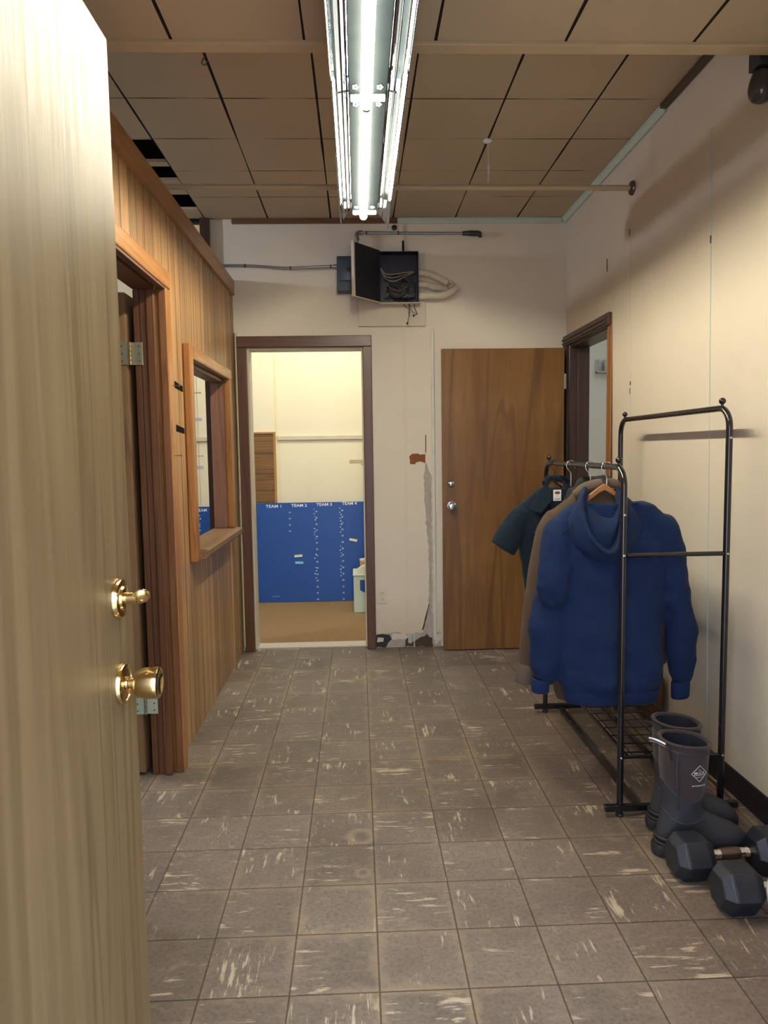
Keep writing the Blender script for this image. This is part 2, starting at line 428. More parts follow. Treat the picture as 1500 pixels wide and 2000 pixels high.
def holed(axis, a0, a1, u0, u1, z0, z1, holes):
    """wall slab along u with rectangular holes (u0,u1,z0,z1)"""
    m = MB(); us = sorted({u0, u1, *[h[0] for h in holes], *[h[1] for h in holes]})
    for p, q in zip(us[:-1], us[1:]):
        hs = sorted([(h[2], h[3]) for h in holes if h[0] <= p+1e-6 and h[1] >= q-1e-6])
        z = z0
        for a, b in hs + [(z1, z1)]:
            if a > z + 1e-6:
                m.box(*((p, q, a0, a1) if axis == 'X' else (a0, a1, p, q)), z, a)
            z = max(z, b)
    bmesh.ops.remove_doubles(m.bm, verts=m.bm.verts, dist=1e-5)
    return m
# partition on the left, part height, cedar boards
wl = holed('Y', -.900, -.812, .3, 4.918, 0, 2.44, [(2.14, 3.03, 0, 2.05), (3.46, 4.54, .885, 1.835)])
struct('wall_left', wl, M['panel'], 'partition of narrow vertical cedar boards on the left', 'wall')
m = MB(); m.prism([(-.795, 2.405), (-.795, 2.500), (-.815, 2.512), (-.945, 2.512), (-.945, 2.43), (-.812, 2.43), (-.812, 2.405)], 'Y', .3, 4.90)
struct('trim_1', m, M['casingY'], 'long orange brown cap rail along the top of the cedar partition', 'trim')
# back wall
struct('wall_back', holed('X', CY, 5.05, -.985, 1.43, 0, ZC, [(-.728, .046, 0, 2.064)]), M['wallback'], 'cream painted back wall with peeling base', 'wall')
# right wall leans slightly
m = holed('Y', 1.43, 1.55, .15, 5.05, 0, ZC, [(4.10, 4.85, 0, 2.05)])
for v in m.bm.verts: v.co.x += (2.1-v.co.z)*.014
struct('wall_right', m, M['wall'], 'cream painted right wall with long vertical seams', 'wall')
def wallx(z): return 1.43 + (2.1-z)*.014
struct('wall_front', holed('X', .15, .3, -4.3, 1.46, 0, 3.3, [(-.44, .60, 0, 2.08)]), M['wall'], 'front wall around the open entrance', 'wall')
struct('wall_far', slabs([(-4.4, 2.3, 6.63, 6.75, 0, 3.0)]), M['wall_y'], 'pale yellow wall behind the leaning blue board', 'wall')
struct('wall_column', slabs([(-1.16, -.742, 6.605, 6.63, .004, 2.99)]), M['wall_y'], 'pale yellow projecting wall above the brown planks', 'wall')
struct('wall_room', slabs([(2.2, 2.3, 5.05, 6.63, 0, 3), (-4.3, 2.2, 5.05, 6.63, 2.99, 3.05)]), M['wall_y'], 'side walls and ceiling of the yellow room', 'wall')
struct('wall_outer', slabs([(-4.4, -4.3, .15, 6.75, 0, 3.3)]), M['wall_dim'], 'far wall of the dim room behind the partition', 'wall')
struct('wall_side', slabs([(1.56, 3.4, 6.0, 6.1, 0, 3), (3.3, 3.4, 2.6, 6.0, 0, 3), (1.6, 3.3, 2.6, 2.7, 0, 3), (1.57, 3.3, 2.7, 6.0, 2.6, 2.7)]), M['wall_b'], 'pale blue wall seen through the right doorway', 'wall')
struct('roof', slabs([(-4.4, 3.5, .15, 6.8, 3.3, 3.4), (1.55, 1.65, .15, 5.05, 2.9, 3.3), (-4.3, 1.6, 5.0, 5.05, 2.905, 3.3), (-4.4, 3.4, 6.75, 6.8, 0, 3.3)]), M['void'], 'dark roof slabs above the ceiling tiles, added to seal out sky light', 'roof')  # near-black outer shell slabs added to stop sky light leaking in
# ceiling tiles; a few are missing along the left
m = MB()
m.box(-.9755, 1.46, 2.40, 4.92, ZC, ZC+.02)
m.box(-4.3, -.9765, .3, 3.700, ZC, ZC+.02)
m.box(-4.3, -1.39, 3.702, 4.92, ZC, ZC+.02)
for a, b in ((3.985, 4.045), (4.245, 4.33), (4.40, 4.47), (4.735, 4.92)): m.box(-1.388, -.978, a, b, ZC+.004, ZC+.02)
struct('ceiling', m, M['ceil'], 'square tan ceiling tiles, several missing along the left', 'ceiling')
m = MB(); m.box(-.81, 1.46, .3, 2.40, 2.65, 2.70)
m.box(-.81, 1.46, 2.38, 2.40, 2.70, 2.9)
k = M['ceil'].copy()
for n in k.node_tree.nodes:
    if n.type == 'MATH' and n.operation == 'ADD' and abs(n.inputs[1].default_value-.150) < 1e-4: n.inputs[1].default_value = .1439
    if n.type == 'MATH' and n.operation == 'SUBTRACT' and abs(n.inputs[1].default_value-3.285) < 1e-4: n.inputs[1].default_value = 2.46
struct('soffit', m, k, 'lower tan ceiling over the entrance', 'ceiling')
m = MB(); m.box(-.81, 1.43, 2.374, 2.428, 2.638, 2.652, .003); m.box(-.81, 1.43, 2.402, 2.428, 2.65, 2.72)
struct('trim_2', m, M['soffittrim'], 'pale edge strip of the lower ceiling', 'trim')
# crown mouldings
def crown(m, axis, a0, a1, w, sgn=1):
    p = [(0, 0), (-.010*sgn, 0), (-.014*sgn, .008), (-.024*sgn, .020), (-.030*sgn, .022), (-.030*sgn, .030), (0, .030)]
    return [(w+x, 2.868+z) for x, z in p]
m = MB(); m.prism(crown(m, 'Y', 0, 0, 1.417), 'Y', 3.33, 4.915)
struct('trim_3', m, M['green'], 'pale green crown moulding along the right wall', 'trim')
m = MB(); m.prism([(CY-(1.417-x)-.001, z) for x, z in crown(m, 'Y', 0, 0, 1.417)], 'X', .291, 1.385)
struct('trim_4', m, M['green'], 'pale green crown moulding across the back wall', 'trim')
m = MB(); m.box(-.80, .289, 4.895, 4.919, 2.868, 2.899, .002)
struct('trim_5', m, M['crownwood'], 'reddish wood strip at the top of the back wall', 'trim')
m = MB(); m.box(1.385, 1.416, 2.43, 3.33, 2.880, 2.899, .002)
struct('trim_6', m, M['brcasingY'], 'bare brown wood strip at the top of the right wall', 'trim')
m = MB(); m.box(-1.005, -.945, 4.88, 4.919, .001, 2.899, .002); m.box(-1.005, -.986, 4.919, 5.052, .001, 2.899, .002)
struct('trim_7', m, M['brcasing'], 'dark wood post at the end of the back wall behind the partition', 'trim')
m = MB(); m.prism([(0, 0), (-.012, 0), (-.009, .02), (-.007, .095), (0, .10)], 'Y', .4, 4.03)
for v in m.bm.verts: v.co.x += wallx(.05)
struct('baseboard_right', m, M['black'], 'black rubber baseboard along the right wall', 'baseboard')
# battens and seams on the back wall
m = MB(); m.box(.318, .334, 4.912, 4.9198, .09, 2.865, .002); m.box(.296, .334, 4.912, 4.9198, 2.66, 2.76, .002)
struct('trim_8', m, M['wallback'], 'thin painted batten on the back wall left of the damage', 'trim')
m = MB(); m.box(.506, .527, 4.903, 4.9198, .05, 2.18, .004)
struct('trim_9', m, plain('pale_batten', (.68, .68, .60), .6), 'pale round batten beside the long crack', 'trim')
# right wall seams
for yy, z0, z1, nm in ((3.768, .1, 2.48, 'trim_10'), (2.912, .1, 2.62, 'trim_11')):
    m = MB(); m.box(-.0025, -.0003, yy-.004, yy+.004, z0, z1)
    for v in m.bm.verts: v.co.x += wallx(v.co.z)
    struct(nm, m, M['green'] if yy < 3 else M['board'], 'thin seam strip on the right wall, ' + ('nearer the camera' if yy < 3 else 'behind the tall rack post'), 'trim')
m = MB()
for yy, z, h in ((3.774, 2.47, .035), (2.912, 2.19, .03), (4.113, 2.39, .07), (3.765, 1.70, .02), (3.768, 1.66, .03)):
    m.box(-.0032, -.0004, yy-.004, yy+.003, z-h/2, z+h/2)
for v in m.bm.verts: v.co.x += wallx(v.co.z)
wr = bpy.data.objects['wall_right']
obj('torn_spots', m, M['peelbr'], wr)
# wall damage on the back wall (parts of that wall)
wb = bpy.data.objects['wall_back']
def patch(name, pts, mat, y0=CY-.003, th=.0026, parent=wb, jag=0, seed=1):
    rnd = random.Random(seed); P = []
    if jag:
        for (a, b), (c, d) in zip(pts, pts[1:]+pts[:1]):
            L = math.hypot(c-a, d-b); n = max(1, int(L/.022))
            for i in range(n):
                t = i/n; P.append((a+(c-a)*t+rnd.uniform(-jag, jag)*(i > 0), b+(d-b)*t+rnd.uniform(-jag, jag)*(i > 0)))
    else: P = pts
    m = MB(); m.prism(P, 'Y', y0, y0+th); return obj(name, m, mat, parent)
patch('torn_patch', [(.352, 1.325), (.357, 1.274), (.392, 1.272), (.398, 1.285), (.43, 1.292), (.462, 1.278), (.462, 1.34), (.425, 1.337), (.412, 1.345), (.37, 1.343)], M['torn'], jag=.004)
patch('crack', [(.463, 1.47), (.469, 1.47), (.468, 1.35), (.462, 1.35)], M['peelbr'])
patch('peeled_strip', [(.462, 1.28), (.468, 1.28), (.500, 1.20), (.503, .06), (.455, .06), (.43, .13), (.447, .20), (.475, .30), (.480, .50), (.477, .72), (.466, .82), (.455, 1.0), (.448, 1.13)], M['peel_g'], jag=.005, seed=3)
patch('crack', [(.475, .30), (.447, .2), (.425, .12), (.435, .12), (.46, .2), (.482, .3)], M['peelbr'], CY-.0045, .0015, jag=.003)
patch('bare_base', [(.107, .002), (.107, .098), (.19, .102), (.26, .108), (.33, .095), (.42, .098), (.505, .11), (.56, .10), (.56, .002)], M['peel_g'], CY-.0042, .0015, jag=.006, seed=5)
patch('black_residue', [(.108, .004), (.108, .092), (.15, .098), (.20, .09), (.215, .06), (.19, .035), (.175, .004)], M['peel_b'], CY-.0060, .0018, jag=.008, seed=6)
patch('black_residue', [(.305, .004), (.31, .05), (.335, .075), (.345, .02), (.40, .06), (.46, .095), (.50, .06), (.505, .004)], M['peelbr'], CY-.0060, .0018, jag=.008, seed=7)
patch('flaked_paint', [(.215, .06), (.22, .1), (.30, .1), (.335, .07), (.29, .055)], M['peel_w'], CY-.0062, .0020, jag=.006, seed=8)
patch('flaked_paint', [(.112, .04), (.118, .075), (.16, .07), (.155, .045)], M['peel_w'], CY-.0080, .0018, jag=.006, seed=9)
patch('flaked_paint', [(.512, .02), (.512, .09), (.56, .09), (.56, .05), (.53, .02)], M['peel_w'], CY-.0062, .0018, jag=.004, seed=10)
m = MB()
for x, a in ((.333, .03), (.345, .028), (.372, .005)): m.box(x-.004, x+.004, CY-.009, CY-.0063, a, .10, .001)
obj('paint_drips', m, M['green'], wb)
# pale conduit in the left back corner
m = MB(); m.tube([(-.796, 4.895, .03), (-.796, 4.895, 2.16)], .009, 10)
tag(obj('corner_pipe', m, plain('stained_cream_pipe', (.55, .52, .32), .5, var=.5, sc=5), smooth=40), 'thin stained cream pipe in the corner beside the doorway casing', 'pipe')

# ---------------- middle doorway casing
cas = thing('trim_12', 'dark stained wood casing around the middle doorway', 'door casing', (-.34, 4.9, 0), kind='structure')
for a, b in ((-.793, -.728), (.046, .106)):
    m = MB(); m.box(a, b, 4.885, 4.9195, 0, 2.064, .004); obj('side_casing', m, M['dkcasing'], cas)
m = MB(); m.box(-.793, .106, 4.884, 4.9195, 2.064, 2.137, .004); obj('head_casing', m, M['dkcasingX'], cas)
m = MB(); m.prism([(-.7275, .009), (-.716, .009), (-.716, 2.052), (.036, 2.052), (.036, .009), (.0455, .009), (.0455, 2.063), (-.7275, 2.063)], 'Y', 4.922, 5.045)
obj('jamb_lining', m, M['creamedge'], cas)

# ---------------- left doorway (door swung right back) and interior window
lc = thing('trim_13', 'orange brown casing around the left doorway', 'door casing', (-.79, 2.6, 0), kind='structure')
for a, b in ((3.03, 3.095), (2.07, 2.14)):
    m = MB(); m.box(-.8115, -.768, a, b, 0, 2.045, .006); obj('side_casing', m, M['casing'], lc)
m = MB(); m.box(-.8115, -.766, 2.07, 3.097, 2.046, 2.118, .007); obj('head_casing', m, M['casingY'], lc)
m = MB(); m.box(-.899, -.8125, 3.012, 3.029, .002, 2.032, .001); m.box(-.845, -.8125, 3.000, 3.012, .002, 2.032, .003); m.box(-.80, -.772, 3.022, 3.0295, .002, 2.03)
obj('jamb_boards', m, M['jamb'], lc)
m = MB(); m.box(-.899, -.8125, 2.14, 3.012, 2.033, 2.049); m.box(-.80, -.772, 2.14, 3.029, 2.036, 2.0455); obj('head_jamb', m, M['redhead'], lc)
d2 = thing('door_2', 'wooden door folded right back behind the left doorway, edge showing', 'door', (-.97, 3.0, 0), kind='structure')
m = MB(); m.box(-.974, -.929, 3.006, 3.80, .012, 2.02, .002); obj('door_slab', m, M['dooredge'], d2)
def hinge_leafs(z, mat, parent):
    h = .092
    m = MB(); m.box(-.962, -.918, 3.0015, 3.0055, z-h/2, z+h/2, .0018); m.box(-.911, -.866, 3.0060, 3.0115, z-h/2, z+h/2, .0018)
    hg = obj('hinge', m, mat, parent)
    m = MB()
    for i in range(5): m.tube([(-.9145, 3.000, z-h/2+i*h/5+.001), (-.9145, 3.000, z-h/2+(i+1)*h/5-.001)], .006, 10)
    obj('hinge_pin', m, M['brass'] if mat is M['olive'] else M['olive'], hg, smooth=40)
    m = MB()
    for x in (-.948, -.880):
        for dz in (-.03, 0, .03): m.lathe([(.0035, 0), (.0035, .001)], frame((x, 3.0012 if x < -.92 else 3.0058, z+dz), (1, 0, 0), (0, -1, 0)), 8)
    obj('screws', m, M['rust'], hg)
hinge_leafs(1.775, M['olive'], d2); hinge_leafs(.315, M['mint'], d2)

w1 = thing('window_1', 'interior window with wooden frame and sill in the cedar partition', 'window', (-.8, 4.0, .9), kind='structure')
m = MB(); m.box(-.8115, -.775, 3.455, 3.520, .845, 1.885, .006); obj('side_casing', m, M['casing'], w1)
m = MB(); m.box(-.8115, -.775, 4.49, 4.545, .905, 1.82, .005); obj('side_casing', m, M['casing'], w1)
m = MB(); m.box(-.8115, -.772, 3.520, 4.555, 1.815, 1.882, .010); obj('frame_head', m, M['casingY'], w1)
m = MB(); m.box(-.893, -.8122, 4.475, 4.489, .906, 1.814, .001); obj('side_jamb', m, M['redjamb'], w1)
m = MB(); m.box(-.893, -.8122, 3.521, 3.535, .906, 1.814, .001); obj('side_jamb', m, M['redjamb'], w1)
m = MB(); m.box(-.893, -.8122, 3.535, 4.475, 1.795, 1.813, .001); obj('head_jamb', m, M['redhead'], w1)
m = MB()
m.prism([(-.9, .888), (-.9, .903), (-.80, .903), (-.75, .901), (-.735, .893), (-.735, .868), (-.745, .855), (-.765, .85), (-.8115, .85), (-.8115, .888)], 'Y', 3.522, 4.56)
obj('window_sill', m, wood('sill_wood', (.13, .065, .03), (.30, .175, .09), 'Y', 30, .04, .5, seed=22), w1, smooth=30)
# black tape pieces and nails on the boards between casing and window
for i, (z, lb) in enumerate(((1.672, 'upper piece of black tape beside the left doorway casing'), (1.478, 'lower piece of black tape beside the left doorway casing'))):
    m = MB(); m.prism([(3.285, z+.020), (3.432, z+.008), (3.432, z-.018), (3.285, z-.010)], 'X', -.8118, -.8105)
    tag(obj('tape_piece', m, M['mattblack']), lb, 'tape', 'black tape on the cedar boards')
for (x, y, z, lb) in ((-.768, 3.06, 1.65, 'small nail sticking out of the doorway casing by the upper tape'), (-.768, 3.06, 1.36, 'small nail sticking out of the doorway casing below the lower tape'),
                      (-.775, 3.50, 1.655, 'small dark nail sticking out of the window frame, upper'), (-.775, 3.50, 1.355, 'small dark nail sticking out of the window frame, lower')):
    m = MB(); m.tube([(x+.001, y, z), (x+.030, y, z)], .0018, 8); m.tube([(x+.030, y, z), (x+.032, y, z)], .0045, 8)
    tag(obj('nail', m, M['steel'] if y < 3.2 else M['olive']), lb, 'nail', 'nails in the left casings')

# ---------------- right doorway and open door
m = MB(); m.box(wallx(1)-.022, wallx(1.9)-.0005-.001, 4.03, 4.098, 0, 2.115, .003)
rc = struct('trim_14', m, M['casing'], 'brown casing around the right doorway', 'door casing')
m = MB(); m.box(1.405, 1.4285, 4.03, 4.918, 2.050, 2.118, .004); m.box(1.398, 1.406, 4.06, 4.918, 2.085, 2.10, .002); m.box(1.398, 1.406, 4.06, 4.918, 2.062, 2.072, .002)
m.box(1.405, 1.4285, 4.852, 4.918, 2.02, 2.05); obj('head_casing', m, M['brcasingY'], rc)
m = MB(); m.box(1.433, 1.56, 4.835, 4.849, .002, 2.035, .001); m.box(1.480, 1.56, 4.820, 4.835, .002, 2.035, .003); m.box(1.414, 1.428, 4.852, 4.918, .002, 2.02)
m.box(1.445, 1.56, 4.101, 4.112, .002, 2.035, .001)
obj('side_jamb', m, M['brcasing'], rc)
m = MB(); m.box(1.434, 1.56, 4.112, 4.835, 2.036, 2.049, .001); obj('head_jamb', m, M['brcasingY'], rc)
d3 = thing('door_3', 'brown veneer door standing open against the back wall', 'door', (1.385, 4.8, 0), kind='structure')
m = MB(); m.box(.566, 1.383, 4.800, 4.838, .006, 2.030, .002); obj('door_slab', m, M['slab'], d3)
def knob(parent, c, d, mats, R=.028, rose=.032, L=.062, key=True, cup=False):
    A = axisM(c, d)
    m = MB(); m.lathe([(rose, 0), (rose, .003), (rose*.94, .007), (rose*.80, .008), (rose*.78, .006), (rose*.35, .007), (rose*.33, .012), (.010, .013), (.010, L*.45), (.013, L*.47)], A)
    kb = obj('door_knob', m, mats, parent, smooth=35)
    m = MB()
    if cup: m.lathe([(.012, L*.42), (.020, L*.46), (R*.93, L*.62), (R, L*.85), (R, L*1.1), (R*.96, L*1.16), (R*.80, L*1.18), (R*.62, L*1.13), (R*.2, L*1.10)], A)
    else: m.lathe([(.012, L*.42), (R*.8, L*.5), (R, L*.68), (R*.97, L*.85), (R*.7, L*.98), (R*.3, L), (.004, L)], A)
    obj('grip', m, mats, kb, smooth=35)
knob(d3, (.625, 4.7995, .992), (0, -1, 0), M['steel'])
m = MB(); m.lathe([(.024, 0), (.024, .004), (.021, .010), (.017, .013), (.016, .022), (.012, .024)], axisM((.622, 4.7995, 1.140), (0, -1, 0))); obj('deadbolt', m, M['steel'], d3, smooth=35)
m = MB(); m.box(1.388, 1.400, 4.806, 4.812, 1.76, 1.86, .001); m.tube([(1.388, 4.803, 1.76), (1.388, 4.803, 1.86)], .006, 10); obj('hinge', m, M['olive'], d3)
# little bracket on the side room wall
m = MB(); m.box(1.99, 2.16, 5.93, 5.999, 1.98, 1.995, .002); m.box(1.99, 2.00, 5.95, 5.999, 1.98, 2.09, .002); m.box(2.05, 2.06, 5.95, 5.999, 1.98, 2.09, .002)
tag(obj('wall_bracket', m, plain('grey_bracket', (.35, .35, .34), .6)), 'small grey bracket on the pale blue wall beyond the right doorway', 'bracket')

# ---------------- entrance door in the left foreground
d1 = thing('door_1', 'tan oak veneer entrance door standing open, with brass knob and thumb turn', 'door', (-.43, .31, 0), kind='structure')
m = MB(); m.box(-.432, -.388, .315, 1.224, .012, 2.028, .0025); obj('door_slab', m, M['entry'], d1)
knob(d1, (-.3878, 1.152, .998), (1, 0, 0), M['brass'], R=.0255, rose=.034, L=.052, cup=True)
A = axisM((-.3878, 1.152, 1.138), (1, 0, 0))
m = MB(); m.lathe([(.033, 0), (.033, .003), (.030, .008), (.020, .0085), (.018, .012), (.0095, .013), (.0095, .030), (.008, .031)], A); db = obj('deadbolt', m, M['brass'], d1, smooth=35)
m = MB(); m.sphere((0, 0, 0), (.016, .0055, .014), 16)
R = Matrix.Translation((-.3878+.036, 1.152, 1.140)) @ Matrix.Rotation(-.5, 4, 'Y') @ Matrix.Rotation(.6, 4, 'X')
for v in m.bm.verts: v.co = R @ v.co
obj('thumb_turn', m, M['brass'], db, smooth=60)
m = MB(); m.box(-.425, -.395, 1.2238, 1.2255, 1.11, 1.165, .0003); m.box(-.425, -.395, 1.2238, 1.2255, .97, 1.025, .0003); obj('strike_plate', m, M['steel'], d1)
m = MB(); m.box(-.46, -.437, .2, .302, 0, 2.07); m.box(.585, .60, .2, .302, 0, 2.07); m.box(-.46, .60, .2, .302, 2.07, 2.085)
struct('trim_15', m, M['casing'], 'wood jamb of the open entrance', 'door casing')

# ================================================================== BACK ROOM
lean = math.atan2(.070, .90)
BM = Matrix.Translation((0, 6.496, .006)) @ Matrix.Rotation(-lean, 4, 'X')
bd = thing('score_board', 'large blue board lettered with four teams leaning on the far wall', 'board', M=BM)
m = MB(); m.box(-.928, .62, 0, .010, .0, .905, .001)
for v in m.bm.verts: v.co = BM @ v.co
# slight rise of the top edge to the right
obj('board_panel', m, M['teamblue'], bd)
FR = lambda u, w: BM @ frame((u, 0, w), (1, 0, 0), (0, -1, 0))
BT = [('TEAM 1', -.843, .862, .140), ('TEAM 2', -.612, .866, .142), ('TEAM 3', -.384, .871, .142), ('TEAM 4', -.150, .876, .134)]
for t, u, w, wd in BT:
    m = MB(); m.text(t, .027, FR(u, w), .0008, width=wd); obj('team_lettering', m, M['lettering'], bd)
def numcol(u, w0, dw, n0, n):
    for i in range(n):
        m = MB(); m.text(str(n0+i), .0135, FR(u, w0-dw*i), .0008, align='CENTER'); obj('number_lettering', m, M['lettering'], bd)
numcol(-.626, .810, .0567, 13, 4)
numcol(-.385, .814, .0572, 34, 15)
numcol(-.150, .820, .0578, 49, 15)
numcol(.068, .828, .0567, 64, 5)
rnd = random.Random(4); m = MB()
for u, ws in ((-.400, (.842, .80, .776, .745, .665, .632, .61, .57, .43, .395, .31, .28, .255, .215)), (-.166, (.848, .81, .79, .755, .73, .70, .675, .63, .50, .465, .44, .405, .32, .29, .265, .23))):
    for w in ws:
        r = rnd.uniform(.003, .0055); uu = u+rnd.uniform(-.008, .008)
        m.prism([(uu-r, w-r), (uu+r, w-r*.6), (uu+r*.8, w+r), (uu-r*.7, w+r)], 'Y', -.0012, -.0004, BM)
m.prism([(-.80, .052), (-.73, .055), (-.73, .057), (-.80, .054)], 'Y', -.0012, -.0004, BM)
obj('white_specks', m, M['lettering'], bd)
for x, z, rz, mt, lb in ((-.555, .418, .06, 'plastic', 'white magnetic tag on the blue board above the light blue one'), (-.548, .356, -.03, 'cyan', 'light blue magnetic tag on the blue board'), (-.053, .553, -.2, 'plastic', 'white magnetic tag on the blue board under the fourth team')):
    RR = BM @ Matrix.Translation((x, -.003, z/math.cos(lean))) @ Matrix.Rotation(-rz, 4, 'Y')
    m = MB(); m.box(-.036, .036, -.003, .002, -.011, .011, .001, RR); tag(obj('magnet_tag', m, M[mt]), lb, 'tag', 'magnetic tags on the blue board')
# brown plank cladding, rail, tape mark
pw = thing('plank_cladding', 'brown horizontal plank cladding beside and behind the blue board', 'cladding', (-1.1, 6.6, 0))
zs = [.006, .10, .22, .30, .40, .52, .62, .72, .80, .92, 1.023, 1.116, 1.172, 1.214, 1.321, 1.358, 1.418, 1.469, 1.515, 1.535]
m = MB()
for a, b in zip(zs[:-1], zs[1:]): m.box(-1.16, -.762, 6.592, 6.6045, a, b-.004, .002)
obj('planks', m, M['planks'], pw)
m = MB(); m.box(-.762, -.742, 6.586, 6.6045, .006, 1.552, .002); m.box(-1.16, -.762, 6.586, 6.6045, 1.536, 1.552, .002); obj('edge_trim', m, M['orange'], pw)
m = MB(); m.box(-.728, 2.19, 6.612, 6.6295, 1.474, 1.517, .006); m.box(-4.2, -1.17, 6.612, 6.6295, 1.474, 1.517, .006)
struct('trim_16', m, M['creamedge'], 'cream rail across the far wall above the blue board', 'rail')
m = MB(); m.box(-.075, .12, 6.626, 6.6295, 1.262, 1.290, .001); m.box(.03, .12, 6.622, 6.626, 1.245, 1.27, .001)
tag(obj('wood_strip', m, M['soffittrim']), 'short tan strip stuck on the far wall below the cream rail', 'strip')
B2 = Matrix.Translation((0, 6.530, .006)) @ Matrix.Rotation(-.06, 4, 'X')
b2d = thing('score_board', 'second blue board seen through the interior window', 'board', M=B2)
m = MB(); m.box(-2.40, -1.22, 0, .010, 0, .880, .001)
for v in m.bm.verts: v.co = B2 @ v.co
obj('board_panel', m, M['teamblue'], b2d)
F2 = lambda u, w: B2 @ frame((u, 0, w), (1, 0, 0), (0, -1, 0))
m = MB(); m.text('TEAM', .027, F2(-1.478, .835), .0008, width=.098); obj('team_lettering', m, M['lettering'], b2d)
rnd = random.Random(14); m = MB()
for w in (.80, .77, .75, .72, .70, .665, .64, .60, .57, .53, .50, .46, .42, .37):
    rr = rnd.uniform(.004, .007); uu = -1.452+rnd.uniform(-.014, .014)
    m.prism([(uu-rr, w-rr), (uu+rr, w-rr*.6), (uu+rr*.8, w+rr), (uu-rr*.7, w+rr)], 'Y', -.0012, -.0004, B2)
obj('white_specks', m, M['lettering'], b2d)
for z, lb in ((1.675, 'upper strip of lilac tape on the far wall seen through the interior window'), (1.240, 'lower strip of lilac tape on the far wall seen through the interior window')):
    m = MB(); m.box(-1.50, -1.405, 6.628, 6.6297, z-.014, z+.014)
    tag(obj('tape_strip', m, M['lilac']), lb, 'tape', 'lilac tape beyond the interior window')
m = MB(); m.box(-1.444, -1.440, 6.6275, 6.6297, .9, 2.9); struct('trim_17', m, M['soffittrim'], 'thin vertical seam on the far wall seen through the interior window', 'trim')
# cabinet beside the board
cb = thing('cabinet', 'small mint green cabinet with a blue panel in front of the blue board', 'cabinet', (.15, 6.1, 0))
m = MB(); m.box(-.053, .36, 6.0, 6.30, .006, .318, .004); obj('body', m, M['mintbox'], cb)
m = MB(); m.box(-.058, .365, 5.992, 6.305, .3185, .335, .004); obj('top', m, M['mintbox'], cb)
m = MB(); m.prism([(.001, .285), (.33, .285), (.33, .02), (.001, .20)], 'Y', 5.996, 5.9995); obj('blue_panel', m, M['teamblue'], cb)
m = MB(); m.prism([(-.025, .3355), (.20, .3355), (.20, .42), (.08, .425), (-.015, .372), (-.025, .36)], 'Y', 6.02, 6.11)
bmesh.ops.bevel(m.bm, geom=m.bm.edges[:], offset=.004, segments=2, affect='EDGES')
tag(obj('desk_dispenser', m, M['tubwhite'], smooth=40), 'cream wedge shaped dispenser on the mint cabinet', 'dispenser')
m = MB(); A = Matrix.Translation((.045, 6.16, .3355))
m.lathe([(.040, 0), (.042, .06), (.042, .085), (.044, .09), (.044, .103), (.036, .104)], A)
cu = tag(obj('paper_cup', m, M['peach'], smooth=35), 'peach and cream tub behind the dispenser on the cabinet', 'tub')
m = MB(); m.lathe([(.0445, .088), (.0455, .09), (.0455, .104), (.040, .1055), (.02, .1055)], A); obj('lid', m, M['tubwhite'], cu, smooth=35)

# ================================================================== CEILING THINGS
fl = thing('fluorescent_light', 'long two tube fluorescent light with mirrored reflectors overhead', 'ceiling light', (.058, 2.6, 2.6))
y0, y1 = 1.39, 3.80; xc = .0575
m = MB(); m.prism([(xc-.064, 2.592), (xc-.064, 2.632), (xc+.064, 2.632), (xc+.064, 2.592)], 'Y', y0, y1); obj('channel', m, M['channel'], fl)
def wing(s):
    c = catmull([(.064, 2.596, 0), (.074, 2.590, 0), (.085, 2.577, 0), (.097, 2.560, 0), (.108, 2.542, 0), (.118, 2.526, 0), (.121, 2.516, 0)], 4)
    p = []
    for i_, v in enumerate(c):
        p.append((v.x, v.y - (.0032 if i_ % 6 == 3 and 2 < i_ < 23 else 0)))
    q = [(v.x+.0022, v.y+.0014) for v in c]
    pts = [(xc+s*a, b) for a, b in p] + [(xc+s*a, b) for a, b in q[::-1]]
    m = MB(); m.prism(pts, 'Y', y0, y1-.02 if s < 0 else y1+.05); return m
obj('reflector', wing(-1), M['refl'], fl); obj('reflector', wing(1), M['refl'], fl)
for a, b, dz in ((1.41, 2.585, .003), (2.612, 3.79, .012)):
    m = MB(); m.tube([(xc-.006, a, 2.550+dz), (xc-.006, a+.014, 2.550+dz), (xc-.006, b-.014, 2.550+dz), (xc-.006, b, 2.550+dz)], .019, 20)
    tb = obj('tube', m, M['tube'], fl, smooth=40)
    m = MB(); m.tube([(xc-.006, b+.0005, 2.550+dz), (xc-.006, b+.018, 2.550+dz)], .0185, 20); obj('end_cap', m, M['steel'], tb, smooth=40)
for y, nm in ((2.600, 1), (1.402, 1), (3.80, 1)):
    for a, b, c in ((-.060, -.028, .008), (.018, .060, .006)):
        m = MB(); m.box(xc+a, xc+b, y-.016+c, y+c, 2.572, 2.5915, .002); obj('lamp_holder', m, M['white'], fl)
for x in (xc-.043, xc+.040):
    for y in (2.54, 2.66, 3.74):
        m = MB()
        for j in range(5):
            a = j*2*PI/5; m.sphere((x+.0075*math.cos(a), y+.011*math.sin(a), 2.5895), (.004, .0065, .002), 8)
        obj('wing_nut', m, M['white'], fl, smooth=60)
for y in (2.9, 3.6):
    m = MB(); m.tube([(xc, y, 2.632), (xc, y, 2.899)], .004, 8); obj('hanger_rod', m, M['steel'], fl)
m = MB(); m.box(xc-.03, xc+.03, 1.5, 2.3, 2.632, 2.6495); obj('mounting_plate', m, M['steel'], fl)

